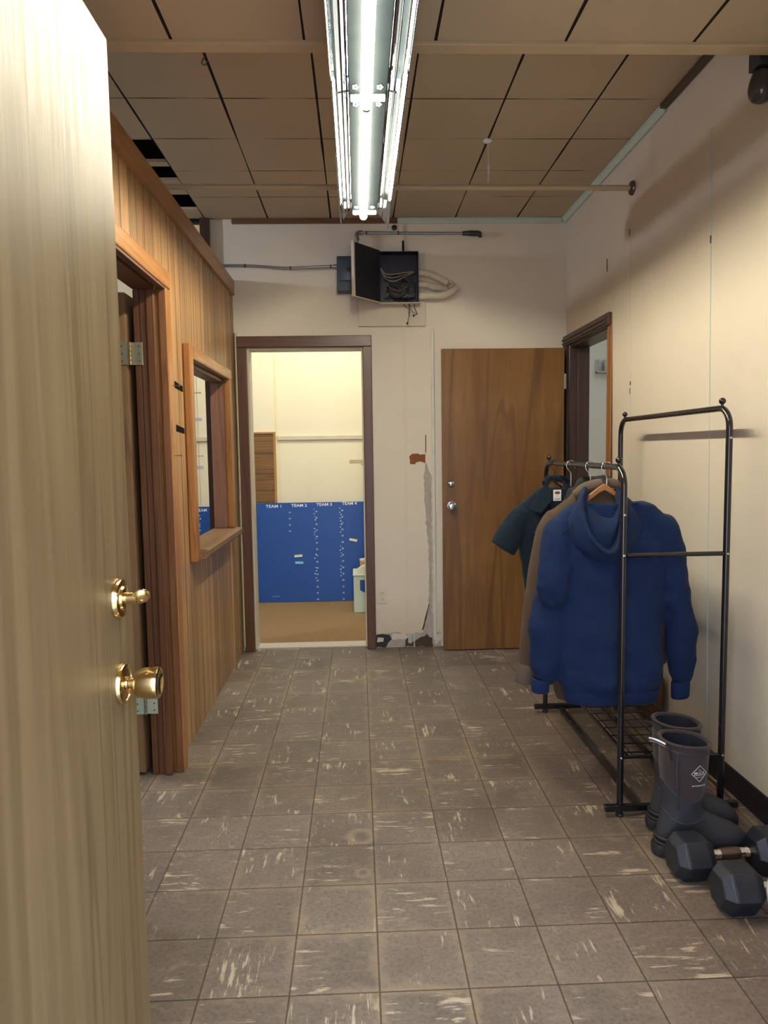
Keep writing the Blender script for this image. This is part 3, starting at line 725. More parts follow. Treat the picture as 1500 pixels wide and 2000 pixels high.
pp = thing('ceiling_pipe', 'tan painted pipe crossing the hall below the ceiling', 'pipe', (1.4, 3.73, 2.685))
m = MB(); m.tube([(-4.29, 3.73, 2.700), (1.4095, 3.73, 2.677)], .0135, 16); obj('pipe_run', m, M['pipe'], pp, smooth=40)
m = MB(); m.lathe([(.020, .016), (.032, .012), (.036, .004), (.036, 0)], axisM((1.4195, 3.73, 2.677), (-1, 0, 0))); obj('flange', m, M['rust'], pp, smooth=35)

pc = thing('pull_cord', 'white pull cord with knots hanging from the ceiling', 'cord', (.675, 3.71, 2.9))
m = MB(); m.lathe([(.022, 0), (.022, .006), (.014, .012), (.006, .014)], axisM((.675, 3.705, 2.8995), (0, 0, -1))); obj('mount', m, M['white'], pc, smooth=40)
m = MB(); m.tube([(.676, 3.705, 2.886), (.678, 3.703, 2.80), (.677, 3.70, 2.74)], .0025, 8); m.tube([(.681, 3.705, 2.886), (.682, 3.703, 2.80), (.679, 3.70, 2.74)], .002, 8)
for z in (2.775, 2.765, 2.745): m.sphere((.678, 3.70, z), (.006, .006, .007), 10)
m.tube([(.677, 3.70, 2.742), (.676, 3.698, 2.715), (.674, 3.698, 2.69)], .003, 8); obj('string', m, M['cord'], pc, smooth=60)
m = MB(); m.tube(catmull([(-.56, 2.94, 2.899), (-.56, 2.935, 2.885), (-.566, 2.92, 2.872), (-.572, 2.93, 2.862), (-.562, 2.945, 2.865), (-.552, 2.94, 2.878)], 6), .0022, 8)
tag(obj('ceiling_hook', m, M['rust'], smooth=60), 'small wire hook in the ceiling tile just past the lower ceiling', 'hook')

gl = thing('globe_lamp', 'dark glass globe lamp under a bracket high on the seamed wall', 'lamp', (1.38, 2.47, 2.6))
m = MB(); m.box(1.343, 1.4215, 2.437, 2.505, 2.618, 2.76, .004); obj('bracket_box', m, M['dklamp'], gl)
m = MB(); m.lathe([(.012, 0), (.024, -.006), (.033, -.022), (.040, -.045), (.043, -.068), (.040, -.088), (.030, -.103), (.016, -.110), (.004, -.112)], Matrix.Translation((1.372, 2.47, 2.6205))); obj('globe', m, M['globe'], gl, smooth=60)

# ================================================================== ELECTRICAL
m = MB(); m.box(.022, .470, 4.8975, 4.9192, 2.197, 2.672, .002)
tag(obj('mounting_board', m, M['board']), 'cream board on the back wall behind the open electrical panel', 'board')
ep = thing('electrical_panel', 'open navy electrical panel with its door swung out', 'electrical panel', (.29, 4.86, 2.33))
bx0, bx1, bz0, bz1, by0, by1 = .166, .420, 2.336, 2.662, 4.815, 4.8968
m = MB(); t = .004
m.box(bx0, bx1, by1-t, by1, bz0, bz1); m.box(bx0, bx0+t, by0, by1-t, bz0, bz1); m.box(bx1-t, bx1, by0, by1-t, bz0, bz1); m.box(bx0+t, bx1-t, by0, by1-t, bz0, bz0+t); m.box(bx0+t, bx1-t, by0, by1-t, bz1-t, bz1)
obj('box', m, M['navybox'], ep)
m = MB(); m.box(bx0-.006, bx0, by0-.002, by1-.01, bz0-.004, bz1+.004, .001); m.box(bx0-.006, bx1+.004, by0-.002, by1-.01, bz0-.007, bz0-.001, .001); obj('rim', m, M['creamedge'], ep)
hx, hy = bx0-.004, by0-.004; tip = Vector((-.008, 4.605, 0)); d = (tip-Vector((hx, hy, 0))); L = d.length; ang = math.atan2(d.y, d.x)
LM = Matrix.Translation((hx, hy, 0)) @ Matrix.Rotation(ang, 4, 'Z')
m = MB(); m.box(.002, L, 0, .008, bz0, bz1+.004, .001, LM); lf = obj('panel_door', m, M['leaf'], ep)
m = MB(); m.box(L, L+.010, -.006, .018, bz0-.006, bz1+.012, .002, LM); m.box(.002, L, 0, .014, bz0-.006, bz0-.0005, .001, LM); obj('door_lip', m, M['creamedge'], lf)
m = MB(); m.lathe([(.010, 0), (.010, .002), (.006, .003)], LM @ frame((L*.33, .0085, bz1-.06), (1, 0, 0), (0, 1, 0)), 16); obj('latch', m, M['slot'], lf)
rnd = random.Random(8); m = MB()
for i in range(3):
    z = 2.55-.004*i
    m.tube(catmull([(bx0+.008, 4.84, z+.01), (bx0+.04, 4.832, z-.028-.012*i), (bx0+.10, 4.83, z-.030-.018*i), (bx0+.17, 4.835, z-.018-.008*i), (bx1-.030, 4.845, z-.010)], 6), .0036, 8)
obj('wiring', m, M['greywire'], ep, smooth=60)
m = MB()
for i in range(22):
    z = rnd.uniform(2.36, 2.50); x = rnd.uniform(bx0+.03, bx0+.14)
    pts = [(x, 4.86, z)]
    for j in range(3): pts.append((min(bx1-.02, x+.04*(j+1)+rnd.uniform(-.02, .02)), rnd.uniform(4.825, 4.88), max(2.35, min(2.53, z+rnd.uniform(-.045, .045)))))
    m.tube(catmull(pts, 5), .0038, 6)
m.box(.30, .40, 4.85, 4.885, 2.37, 2.47, .006); obj('wiring', m, M['wire'], ep, smooth=60)
m = MB()
for i in range(8):
    z = rnd.uniform(2.37, 2.44); x = rnd.uniform(bx0+.05, bx0+.10)
    m.tube(catmull([(x, 4.84, z+.02), (x+.03, 4.826, z-.01), (x+.07, 4.825, z-.006), (x+.1, 4.835, z+.02)], 5), .004, 6)
obj('wiring', m, plain('mid_grey_wire', (.09, .085, .085), .5), ep, smooth=60)
m = MB()
for pts, tipz in (([(.318, 4.83, 2.345), (.33, 4.82, 2.31), (.358, 4.818, 2.285), (.352, 4.818, 2.24), (.343, 4.82, 2.20)], 1), ([(.352, 4.83, 2.345), (.357, 4.82, 2.30), (.352, 4.818, 2.27), (.36, 4.82, 2.245)], 0), ([(.392, 4.83, 2.345), (.394, 4.82, 2.29), (.41, 4.818, 2.262), (.385, 4.818, 2.250)], 1), ([(.36, 4.83, 2.345), (.362, 4.82, 2.30), (.385, 4.818, 2.27), (.41, 4.818, 2.262)], 0)):
    m.tube(catmull(pts, 6), .0022, 6)
    if tipz: m.sphere(pts[-1], (.007, .007, .010), 8)
obj('dangling_wiring', m, M['wire'], ep, smooth=60)
ds = thing('switch_box', 'blue grey switch box beside the open electrical panel', 'switch box', (-.03, 4.87, 2.41))
m = MB(); m.box(-.114, .018, 4.825, 4.9185, 2.412, 2.637, .006); obj('box', m, M['boxgrey'], ds)
m = MB(); m.box(-.096, .010, 4.806, 4.8245, 2.475, 2.612, .008); obj('raised_cover', m, plain('lighter_enamel', (.05, .08, .12), .4), ds, smooth=30)
m = MB(); m.box(-.05, -.02, 4.8025, 4.8058, 2.535, 2.56, .001); obj('nameplate', m, M['slot'], ds)
cl = thing('conduit', 'grey metal conduit running from the cedar partition to the switch box', 'conduit', (-.5, 4.9, 2.59))
m = MB(); m.tube(catmull([(-1.6, 4.905, 2.602), (-.90, 4.905, 2.600), (-.72, 4.905, 2.598), (-.62, 4.90, 2.592), (-.50, 4.89, 2.579), (-.42, 4.885, 2.576), (-.28, 4.885, 2.582), (-.132, 4.885, 2.586)], 6), .0085, 12); obj('pipe_run', m, M['galv'], cl, smooth=60)
m = MB(); m.tube([(-.136, 4.885, 2.586), (-.116, 4.885, 2.586)], .013, 12)
obj('connector', m, M['galv'], cl, smooth=40)
for x, y, z in ((-.72, 4.905, 2.598), (-.42, 4.885, 2.576), (-.155, 4.885, 2.585)):
    m = MB(); m.tube([(x-.004, y, z), (x+.004, y, z)], .0115, 10); obj('clamp', m, M['black'], cl)
ct = thing('conduit', 'grey metal conduit with elbow and dark end fitting above the panel', 'conduit', (.4, 4.9, 2.8))
m = MB(); m.tube([(.021, 4.875, 2.643), (.021, 4.875, 2.775)], .0085, 12); m.tube([(.045, 4.895, 2.803), (.735, 4.895, 2.797)], .0085, 12); obj('pipe_run', m, M['galv'], ct, smooth=40)
m = MB(); m.tube(catmull([(.021, 4.875, 2.76), (.021, 4.878, 2.785), (.032, 4.886, 2.800), (.055, 4.893, 2.803)], 5), .014, 12); m.tube([(.05, 4.895, 2.803), (.058, 4.895, 2.803)], .017, 12); m.tube([(.021, 4.875, 2.752), (.021, 4.875, 2.76)], .017, 12); obj('elbow', m, M['galv'], ct, smooth=50)
m = MB(); m.tube([(.72, 4.895, 2.797), (.735, 4.895, 2.797), (.765, 4.895, 2.797)], [.012, .015, .016], 14); m.tube([(.765, 4.893, 2.797), (.83, 4.893, 2.795), (.845, 4.893, 2.790)], [.018, .018, .014], 14); m.tube([(.838, 4.893, 2.79), (.838, 4.885, 2.772)], [.013, .012], 12); obj('end_fitting', m, plain('dark_fitting', (.06, .06, .065), .35, .6), ct, smooth=45)
for x in (.085, .295, ):
    m = MB(); m.tube([(x-.004, 4.895, 2.8022), (x+.004, 4.895, 2.8022)], .0115, 10); obj('clamp', m, M['black'], ct)
m = MB(); m.lathe([(.018, 0), (.018, .006), (.012, .009)], axisM((.27, 4.9195, 2.842), (0, -1, 0)), 18)
tag(obj('wall_plug', m, M['wire'], smooth=40), 'round black plug in the back wall above the conduit', 'plug')
for i, (zz, pts) in enumerate(((0, [(.4215, 4.865, 2.535), (.47, 4.86, 2.53), (.53, 4.850, 2.510), (.585, 4.842, 2.480), (.612, 4.842, 2.462)]), (1, [(.4215, 4.862, 2.460), (.47, 4.862, 2.460), (.52, 4.866, 2.447), (.575, 4.872, 2.440)]), (2, [(.4215, 4.862, 2.385), (.50, 4.850, 2.385), (.57, 4.850, 2.386), (.63, 4.85, 2.405), (.676, 4.852, 2.440)]))):
    m = MB(); pt = catmull(pts, 8)
    m.tube(pt, [.021 + .002*math.sin(j*.9) for j in range(len(pt))] if i < 2 else [.024+.0015*math.sin(j*.8) for j in range(len(pt))], 14)
    tag(obj('cable_sleeve', m, M['cable'], smooth=70), ('top', 'middle', 'bottom, longest')[i] + ' of the thick cream sleeves leaving the panel', 'cable', 'thick cream sleeves beside the panel')
m = MB(); m.tube(catmull([(.625, 4.898, 2.445), (.640, 4.898, 2.456), (.655, 4.898, 2.466), (.640, 4.898, 2.482)], 6), [.015]*19, 12)
tag(obj('cable_wrap', m, M['cable'], smooth=70), 'bundle of cream wrap where the thick sleeves bend together', 'cable')
ol = thing('outlet', 'ivory wall outlet beside the middle doorway casing', 'outlet', (.155, 4.92, .366))
m = MB(); m.box(.124, .184, 4.9125, 4.9192, .314, .418, .003); obj('cover_plate', m, M['plastic'], ol)
for z in (.385, .345):
    m = MB(); m.box(.137, .171, 4.9095, 4.9124, z-.014, z+.014, .0012); sk = obj('socket', m, M['plastic'], ol)
    m = MB(); m.box(.146, .149, 4.9086, 4.9094, z-.004, z+.007); m.box(.159, .162, 4.9086, 4.9094, z-.004, z+.007); m.box(.138, .170, 4.9088, 4.9094, z-.0135, z-.0125); obj('socket_slots', m, M['slot'], sk)

# ================================================================== CLOTHES RACK
rk = thing('clothes_rack', 'black metal two rail clothes rack standing over the rubber boots', 'clothes rack', (1.13, 3.05, 0))
YN, YF, XL, XR, ZL, ZT = 2.542, 3.610, .951, 1.330, 1.295, 1.503
r = .0118
def bend(x, za, zt, R=.07):
    P = [(x, YN, za), (x, YN, zt-R)]
    for i in range(1, 7): a = i/6*PI/2; P.append((x, YN+R-R*math.cos(a), zt-R+R*math.sin(a)))
    for i in range(0, 7): a = PI/2-i/6*PI/2; P.append((x, YF-R+R*math.cos(a), zt-R+R*math.sin(a)))
    P += [(x, YF, zt-R), (x, YF, za)]; return P
m = MB(); m.tube(bend(XL, .045, ZL), r, 14); obj('hanging_rail', m, M['blackmetal'], rk, smooth=60)
m = MB(); m.tube(bend(XR, .045, ZT), r, 14); obj('hanging_rail', m, M['blackmetal'], rk, smooth=60)
for x, zt in ((XL, ZL), (XR, ZT)):
    for y in (YN+.055, YF-.055):
        m = MB(); m.tube([(x, y, zt+.008), (x, y, zt+.018)], .005, 10); m.sphere((x, y, zt+.026), .0125, 14); obj('finial', m, M['blackmetal'], rk, smooth=60)
for y in (YN, YF):
    m = MB(); m.box(.894, 1.395, y-.011, y+.011, .020, .044, .003); obj('foot_bar', m, M['blackmetal'], rk)
    for x in (XL, XR):
        m = MB(); m.lathe([(.006, .0195), (.006, .013), (.013, .012), (.015, .006), (.014, .0005)], Matrix.Translation((x, y, 0)), 14); obj('levelling_foot', m, M['black'], rk, smooth=40)
m = MB(); m.tube([(XL+.012, YN, .978), (XR-.012, YN, .978)], .0085, 12); obj('cross_bar', m, M['blackmetal'], rk, smooth=60)
for x, y, z, d in ((XL, YN, .978, (0, -1, 0)), (XR, YN, .978, (0, -1, 0)), (XR, YN, 1.395, (0, -1, 0)), (XL, YN, .226, (0, -1, 0)), (XR, YN, .226, (0, -1, 0)), (XL, YN, 1.125, (0, -1, 0))):
    m = MB(); m.lathe([(.0045, r-.001), (.0045, r+.002), (.002, r+.003)], axisM((x, y, z), d), 10); obj('bolt', m, M['steel'], rk)
# wire shelf
zs_ = .205
sh = None
m = MB()
for x in (XL+.028, XR-.028): m.tube([(x, YN+.005, zs_+.02), (x, YF-.005, zs_+.02)], .0075, 10)
for y in (YN, YF): m.tube([(XL+.01, y, zs_+.02), (XR-.01, y, zs_+.02)], .0065, 10)
sh = obj('shelf', m, M['blackmetal'], rk, smooth=60)
m = MB()
for i in range(6): x = XL+.06+i*(XR-XL-.12)/5; m.tube([(x, YN+.01, zs_+.010), (x, YF-.01, zs_+.010)], .0022, 6)
for i in range(13): y = YN+.05+i*(YF-YN-.1)/12; m.tube([(XL+.03, y, zs_+.016), (XR-.03, y, zs_+.016)], .0026, 6)
obj('wire_grid', m, M['blackmetal'], sh, smooth=60)
for a in (1.015, 1.235):
    m = MB(); m.box(a, a+.025, YN+.012, YF-.012, .024, .036, .002); obj('base_bar', m, M['blackmetal'], rk)

m = MB(); m.box(-.030, -.018, 3.29, 3.56, .0, .27, .002)
for v in m.bm.verts: v.co.x += wallx(v.co.z)
tag(obj('wood_board', m, M['dkcasing']), 'small brown board leaning on the seamed wall behind the far boot', 'board')
# ================================================================== GARMENTS
def sring(cx, cy, z, w, d, n=44, e=2.6, fold=0, ph=0, fn=7):
    out = []
    for i in range(n):
        a = 2*PI*i/n; c, s = math.cos(a), math.sin(a)
        q = (abs(c)**e+abs(s)**e)**(-1/e)
        f = 1 + fold*math.sin(fn*a+ph)*abs(s)
        out.append(Vector((cx+w*c*q, cy+d*s*q*f, z)))
    return out
def garment(name, mat, parent, cx, cy, torso, sleeves, voxel=.008, wr=.010, wsize=.11, sm=3):
    """torso: [(z, half width, half depth, dx, fold)], sleeves: list of ([(x,y,z)], [rx], [ry])"""
    m = MB()
    zs = [Vector((t[0], 0, 0)) for t in torso]
    N = 6; rings = []
    for i in range(len(torso)-1):
        a, b = torso[i], torso[i+1]
        for k in range(N):
            t = k/N; v = [a[j]+(b[j]-a[j])*t for j in range(5)]
            rings.append(sring(cx+v[3], cy, v[0], v[1], v[2], fold=v[4], ph=v[0]*3))
    v = torso[-1]; rings.append(sring(cx+v[3], cy, v[0], v[1], v[2]))
    m.loft(rings)
    for path, rx, ry in sleeves:
        P = catmull(path, 6)
        n = len(path)
        def it(q):
            o = []
            for i in range(n-1):
                for k in range(6): o.append(q[i]+(q[i+1]-q[i])*k/6)
            return o+[q[-1]]
        rX, rY = it(rx), it(ry); rr = []
        for i, p in enumerate(P):
            d = (P[min(i+1, len(P)-1)]-P[max(i-1, 0)]).normalized(); yv = Vector((0, 1, 0)); sx = yv.cross(d).normalized(); yv = d.cross(sx)
            rr.append([p+sx*rX[i]*math.cos(2*PI*k/26)+yv*rY[i]*math.sin(2*PI*k/26) for k in range(26)])
        m.loft(rr)
    o = obj(name, m, mat, parent, smooth=180)
    md = o.modifiers.new('r', 'REMESH'); md.mode = 'VOXEL'; md.voxel_size = voxel; md.use_smooth_shade = True
    md = o.modifiers.new('s', 'SMOOTH'); md.factor = .5; md.iterations = sm
    tx = bpy.data.textures.new(name+'_wr', 'CLOUDS'); tx.noise_scale = wsize; tx.noise_depth = 1
    md = o.modifiers.new('d', 'DISPLACE'); md.texture = tx; md.texture_coords = 'GLOBAL'; md.strength = wr; md.mid_level = .5
    tx = bpy.data.textures.new(name+'_wr2', 'CLOUDS'); tx.noise_scale = wsize*.35; tx.noise_depth = 1
    md = o.modifiers.new('d2', 'DISPLACE'); md.texture = tx; md.texture_coords = 'GLOBAL'; md.strength = wr*.35; md.mid_level = .5
    return o
def hook(m, cx, y, rail_z, zb, r=.0018, flip=1):
    """wire hook over a rail at (cx, rail_z), stem down to zb"""
    R = .020; P = []
    zc = rail_z+.0125-R+.0035
    for i in range(12):
        a = math.radians(-40+220*i/11*1.0)
        P.append((cx+flip*R*math.cos(a), y, zc+R*math.sin(a)))
    P += [(cx-flip*R*.9, y, zc-R*.6), (cx-flip*.004, y, zc-R*1.6), (cx, y, zc-R*2.1), (cx, y, zb)]
    m.tube(catmull(P, 3), r, 8)
def hanger(label, y, cx, ztop, half, drop, mat, wooden=True, tilt=0):
    h = thing('coat_hanger', label, 'hanger', (cx, y, ztop))
    m = MB(); hook(m, XL+.004, y, ZL, ztop-.01); obj('hook', m, M['chrome'] if wooden else M['blackmetal'], h, smooth=60)
    m = MB()
    if wooden:
        N = 14; rings = []
        for i in range(-N, N+1):
            t = i/N; z = ztop-drop*abs(t)**1.15-(.006 if i == 0 else 0)*0; hh = .024*(1-.35*abs(t)); th = .0075
            x = cx+t*half
            rings.append([Vector((x, y-th, z)), Vector((x, y+th, z)), Vector((x, y+th, z-hh)), Vector((x, y-th, z-hh))])
        m.loft(rings); bmesh.ops.bevel(m.bm, geom=m.bm.edges[:], offset=.0015, segments=1, affect='EDGES')
    else:
        m.tube(catmull([(cx, y, ztop), (cx-half*.5, y, ztop-drop*.45), (cx-half, y, ztop-drop), (cx-half*.9, y, ztop-drop-.02), (cx, y, ztop-drop-.02), (cx+half*.9, y, ztop-drop-.02), (cx+half, y, ztop-drop), (cx+half*.5, y, ztop-drop*.45), (cx, y, ztop)], 6), .005, 8)
    obj('shoulders', m, mat, h, smooth=30)
    return h

# ---- blue hoodie, back of it towards the camera
hy_ = 2.735; hc = .975
ho = thing('hoodie', 'royal blue hooded sweatshirt on a wooden hanger, first on the rack above the boots', 'hoodie', (hc, hy_, .36))
garment('body', M['hoodie'], ho, hc, hy_,
    [(.412, .185, .070, .005, .06), (.455, .205, .085, .005, .16), (.56, .205, .080, .005, .17), (.72, .208, .078, .0, .13), (.86, .216, .074, .0, .08), (.98, .226, .068, .0, .03), (1.06, .226, .060, .0, .0), (1.105, .214, .054, .0, 0), (1.140, .165, .048, .0, 0), (1.152, .135, .046, -.012, 0), (1.150, .090, .036, -.044, 0), (1.125, .074, .030, -.048, 0), (1.02, .06, .022, -.050, 0)],
    [([(hc-.160, hy_, 1.085), (hc-.205, hy_-.004, 1.04), (hc-.221, hy_-.014, .96), (hc-.226, hy_-.024, .88), (hc-.236, hy_-.030, .815), (hc-.254, hy_-.030, .775), (hc-.276, hy_-.022, .745)], [.040, .060, .066, .071, .070, .054, .012], [.045, .054, .056, .054, .046, .034, .010]),
     ([(hc-.226, hy_+.004, .86), (hc-.236, hy_+.002, .76), (hc-.246, hy_+.004, .66), (hc-.252, hy_+.006, .56), (hc-.252, hy_+.002, .49), (hc-.270, hy_, .458)], [.055, .070, .073, .070, .056, .036], [.045, .052, .054, .052, .042, .03]),
     ([(hc+.160, hy_, 1.085), (hc+.210, hy_+.004, 1.04), (hc+.238, hy_+.006, .93), (hc+.258, hy_+.004, .80), (hc+.282, hy_+.006, .68), (hc+.296, hy_+.012, .55), (hc+.300, hy_+.014, .47), (hc+.296, hy_+.012, .435)], [.040, .060, .062, .064, .062, .058, .050, .038], [.045, .055, .058, .060, .056, .050, .042, .03])], wr=.030, voxel=.007, wsize=.15, sm=2)
m = MB()
rings = []
for z, w, d in ((.372, .174, .060), (.374, .180, .067), (.390, .184, .070), (.412, .190, .074), (.424, .188, .072)): rings.append(sring(hc+.005, hy_, z, w, d, n=72, fold=.03, fn=36))
m.loft(rings); obj('waistband', m, M['hoodie'], ho, smooth=60)
for x, y, z0, z1, rx in ((hc-.275, hy_, .466, .412, .035), (hc+.290, hy_+.012, .440, .372, .036)):
    m = MB(); rr = []
    for i, t in enumerate((0, .1, .5, .9, 1)):
        z = z0+(z1-z0)*t; s_ = (.95, 1, 1.0, .98, .9)[i]; rr.append([Vector((x+rx*s_*math.cos(a)*(1+.03*math.cos(17*a)), y+rx*.8*s_*math.sin(a), z+(.004 if x > hc else -.003)*math.cos(a))) for a in [2*PI*k/40 for k in range(40)]])
    m.loft(rr); obj('cuff', m, M['hoodie'], ho, smooth=60)
# hood draped down the back
def hoodsheet(curves, mat, name, parent, closed=False, thick=.005, n=30, sub=4):
    C = [catmull(c, max(2, n//(len(c)-1))) for c in curves]
    rows = []
    L = len(C[0])
    for i in range(L): rows.append(catmull([c[i] for c in C], sub))
    m = MB(); m.loft([[rows[i][j] for j in range(len(rows[0]))] for i in range(L)], close=False, cap=False)
    o = obj(name, m, mat, parent, smooth=180)
    md = o.modifiers.new('so', 'SOLIDIFY'); md.thickness = thick; md.offset = 0
    tx = bpy.data.textures.new(name+'_w', 'CLOUDS'); tx.noise_scale = .045
    md = o.modifiers.new('d', 'DISPLACE'); md.texture = tx; md.texture_coords = 'GLOBAL'; md.strength = .009
    return o
q = .928; fy = hy_-.072
rim = [(q-.058, hy_-.005, 1.212), (q-.092, fy+.002, 1.165), (q-.082, fy-.045, 1.060), (q-.042, fy-.066, 1.000), (q-.004, fy-.070, .980), (q+.024, fy-.064, 1.004), (q+.050, fy-.046, 1.070), (q+.074, fy-.002, 1.155), (q+.070, hy_-.005, 1.205)]
deep = [(q-.054, hy_-.002, 1.205), (q-.080, fy+.006, 1.12), (q-.060, fy-.012, 1.045), (q-.034, fy-.022, 1.000), (q-.004, fy-.024, .985), (q+.018, fy-.022, 1.000), (q+.038, fy-.012, 1.050), (q+.058, fy+.006, 1.125), (q+.066, hy_-.002, 1.200)]
inner = [(q-.050, hy_+.002, 1.200), (q-.068, fy+.010, 1.130), (q-.046, fy-.020, 1.085), (q-.022, fy-.032, 1.060), (q+.002, fy-.036, 1.048), (q+.020, fy-.032, 1.056), (q+.036, fy-.018, 1.080), (q+.052, fy+.010, 1.125), (q+.062, hy_+.002, 1.195)]
neck = [(q-.046, hy_+.006, 1.195), (q-.060, fy+.026, 1.150), (q-.040, fy+.012, 1.128), (q-.014, fy+.006, 1.108), (q+.006, fy+.006, 1.102), (q+.024, fy+.006, 1.104), (q+.040, fy+.014, 1.112), (q+.054, fy+.028, 1.135), (q+.058, hy_+.006, 1.19)]
outer = [(q-.070, hy_+.004, 1.200), (q-.116, fy+.012, 1.12), (q-.108, fy-.008, 1.03), (q-.060, fy-.030, .968), (q-.002, fy-.036, .945), (q+.052, fy-.030, .955), (q+.104, fy-.012, 1.02), (q+.124, fy+.010, 1.10), (q+.092, hy_+.004, 1.192)]
base = [(q-.086, hy_+.008, 1.160), (q-.128, fy+.030, 1.10), (q-.120, fy+.022, 1.01), (q-.065, fy+.012, .958), (q, fy+.010, .935), (q+.060, fy+.012, .945), (q+.122, fy+.022, 1.01), (q+.150, fy+.032, 1.09), (q+.120, hy_+.008, 1.155)]
hd = hoodsheet([rim, deep, inner, neck], M['hoodie2'], 'hood', ho)
hoodsheet([rim, outer, base], M['hoodie'], 'hood_back', hd)
m = MB(); P = catmull(rim, 8); m.tube(P, [.0088+.0016*math.sin(i*1.7) for i in range(len(P))], 10); obj('hood_hem', m, M['hoodie2'], hd, smooth=70)
m = MB(); m.tube(catmull([(hc-.212, hy_-.058, 1.045), (hc-.17, hy_-.066, 1.078), (hc-.12, hy_-.066, 1.092)], 6), .0022, 6); obj('shoulder_seam', m, M['hoodie2'], ho, smooth=70)
m = MB(); m.tube(catmull([(hc+.215, hy_-.058, 1.045), (hc+.18, hy_-.064, 1.066), (hc+.13, hy_-.066, 1.075)], 6), .0022, 6); obj('shoulder_seam', m, M['hoodie2'], ho, smooth=70)
hanger('wooden hanger with chrome hook inside the blue hoodie', hy_, hc-.030, 1.228, .130, .105, M['hangerwood'])

# ---- brown jacket behind it
jy, jc = 2.93, .985
bj = thing('jacket', 'brown canvas jacket hanging right behind the blue hoodie', 'jacket', (jc, jy, .36))
garment('body', M['brownj'], bj, jc, jy,
    [(.318, .195, .060, .03, .04), (.46, .21, .070, .01, .06), (.70, .212, .066, 0, .05), (.95, .222, .062, 0, .02), (1.06, .222, .055, 0, 0), (1.11, .195, .046, 0, 0), (1.16, .125, .040, 0, 0), (1.20, .085, .040, 0, 0)],
    [([(jc-.17, jy, 1.095), (jc-.210, jy-.004, 1.02), (jc-.236, jy-.010, .88), (jc-.258, jy-.010, .72), (jc-.275, jy-.006, .58), (jc-.286, jy, .46)], [.04, .045, .048, .048, .045, .042], [.04, .055, .06, .06, .055, .05]),
     ([(jc+.17, jy, 1.095), (jc+.20, jy+.004, 1.02), (jc+.225, jy+.01, .88), (jc+.24, jy+.01, .72), (jc+.25, jy+.006, .58), (jc+.26, jy, .46)], [.04, .045, .05, .05, .046, .042], [.04, .055, .06, .06, .055, .05])], wr=.006)
m = MB()
for x in (jc-.289, ): 
    rr = []
    for z, s_ in ((.475, .98), (.470, 1.02), (.40, 1.03), (.392, .97)): rr.append([Vector((x-(.475-z)*.1+.043*s_*math.cos(a), jy+.050*s_*math.sin(a), z)) for a in [2*PI*i/30 for i in range(30)]])
    m.loft(rr)
obj('cuff', m, fabric('brown_canvas_cuff', (.105, .08, .062), sheen=.05), bj, smooth=50)
m = MB(); P = catmull([(jc-.10, jy-.03, 1.175), (jc-.075, jy-.055, 1.205), (jc-.02, jy-.062, 1.222), (jc+.05, jy-.05, 1.222), (jc+.09, jy-.02, 1.20)], 8); m.tube(P, [.013+.003*math.sin(i*.8) for i in range(len(P))], 14, ry=[.020]*len(P)); obj('collar', m, fabric('tan_collar', (.125, .095, .07), sheen=.05), bj, smooth=70)
hanger('wooden hanger with chrome hook inside the brown jacket', jy, jc-.018, 1.222, .150, .135, M['hangerwood'])

# ---- dark hooded jacket
gy, gc = 3.20, 1.03
gj = thing('jacket', 'black green hooded jacket hanging between the brown jacket and navy shirt', 'jacket', (gc, gy, .4))
garment('body', M['greyj'], gj, gc, gy,
    [(.36, .15, .050, .04, .04), (.70, .15, .055, .02, .04), (1.0, .15, .050, .01, .02), (1.08, .14, .046, 0, 0), (1.14, .11, .046, .01, 0), (1.19, .08, .046, .0, 0)],
    [([(gc+.12, gy, 1.06), (gc+.15, gy, .95), (gc+.18, gy, .75), (gc+.19, gy, .55)], [.04, .05, .05, .042], [.045, .05, .05, .045])], wr=.012, wsize=.06)
m = MB(); P = catmull([(gc-.085, gy-.065, 1.115), (gc-.075, gy-.072, 1.175), (gc-.03, gy-.076, 1.222), (gc+.05, gy-.07, 1.225), (gc+.10, gy-.055, 1.19), (gc+.12, gy-.04, 1.15)], 8)
m.tube(P, [.020+.006*math.sin(i*.55) for i in range(len(P))], 14, ry=[.030]*len(P)); obj('hood', m, M['greyj'], gj, smooth=70)
hanger('thin wire hanger with chrome hook inside the dark hooded jacket', gy, gc-.02, 1.205, .10, .13, M['hangerwood'])

# ---- navy work shirt, front of it towards the camera
sy, sc_ = 3.47, .957
ns = thing('work_shirt', 'navy short sleeved work shirt with open collar, last on the rack by the brown door', 'shirt', (sc_, sy, .45))
garment('body', M['navy'], ns, sc_, sy,
    [(.43, .140, .055, .02, .05), (.60, .146, .060, .01, .07), (.80, .162, .058, 0, .06), (.95, .180, .054, 0, .03), (1.04, .195, .048, 0, 0), (1.085, .190, .042, 0, 0), (1.13, .130, .036, 0, 0), (1.175, .080, .034, 0, 0), (1.178, .062, .026, 0, 0), (1.10, .05, .018, 0, 0)],
    [([(sc_-.150, sy, 1.065), (sc_-.185, sy-.004, 1.015), (sc_-.225, sy-.012, .945), (sc_-.262, sy-.018, .885)], [.042, .058, .064, .066], [.04, .046, .046, .042]),
     ([(sc_+.150, sy, 1.065), (sc_+.185, sy+.004, 1.015), (sc_+.225, sy+.010, .945), (sc_+.262, sy+.012, .885)], [.042, .058, .064, .066], [.04, .046, .046, .042])], wr=.012, voxel=.006, sm=1, wsize=.09)
fyS = sy-.055
m = MB()
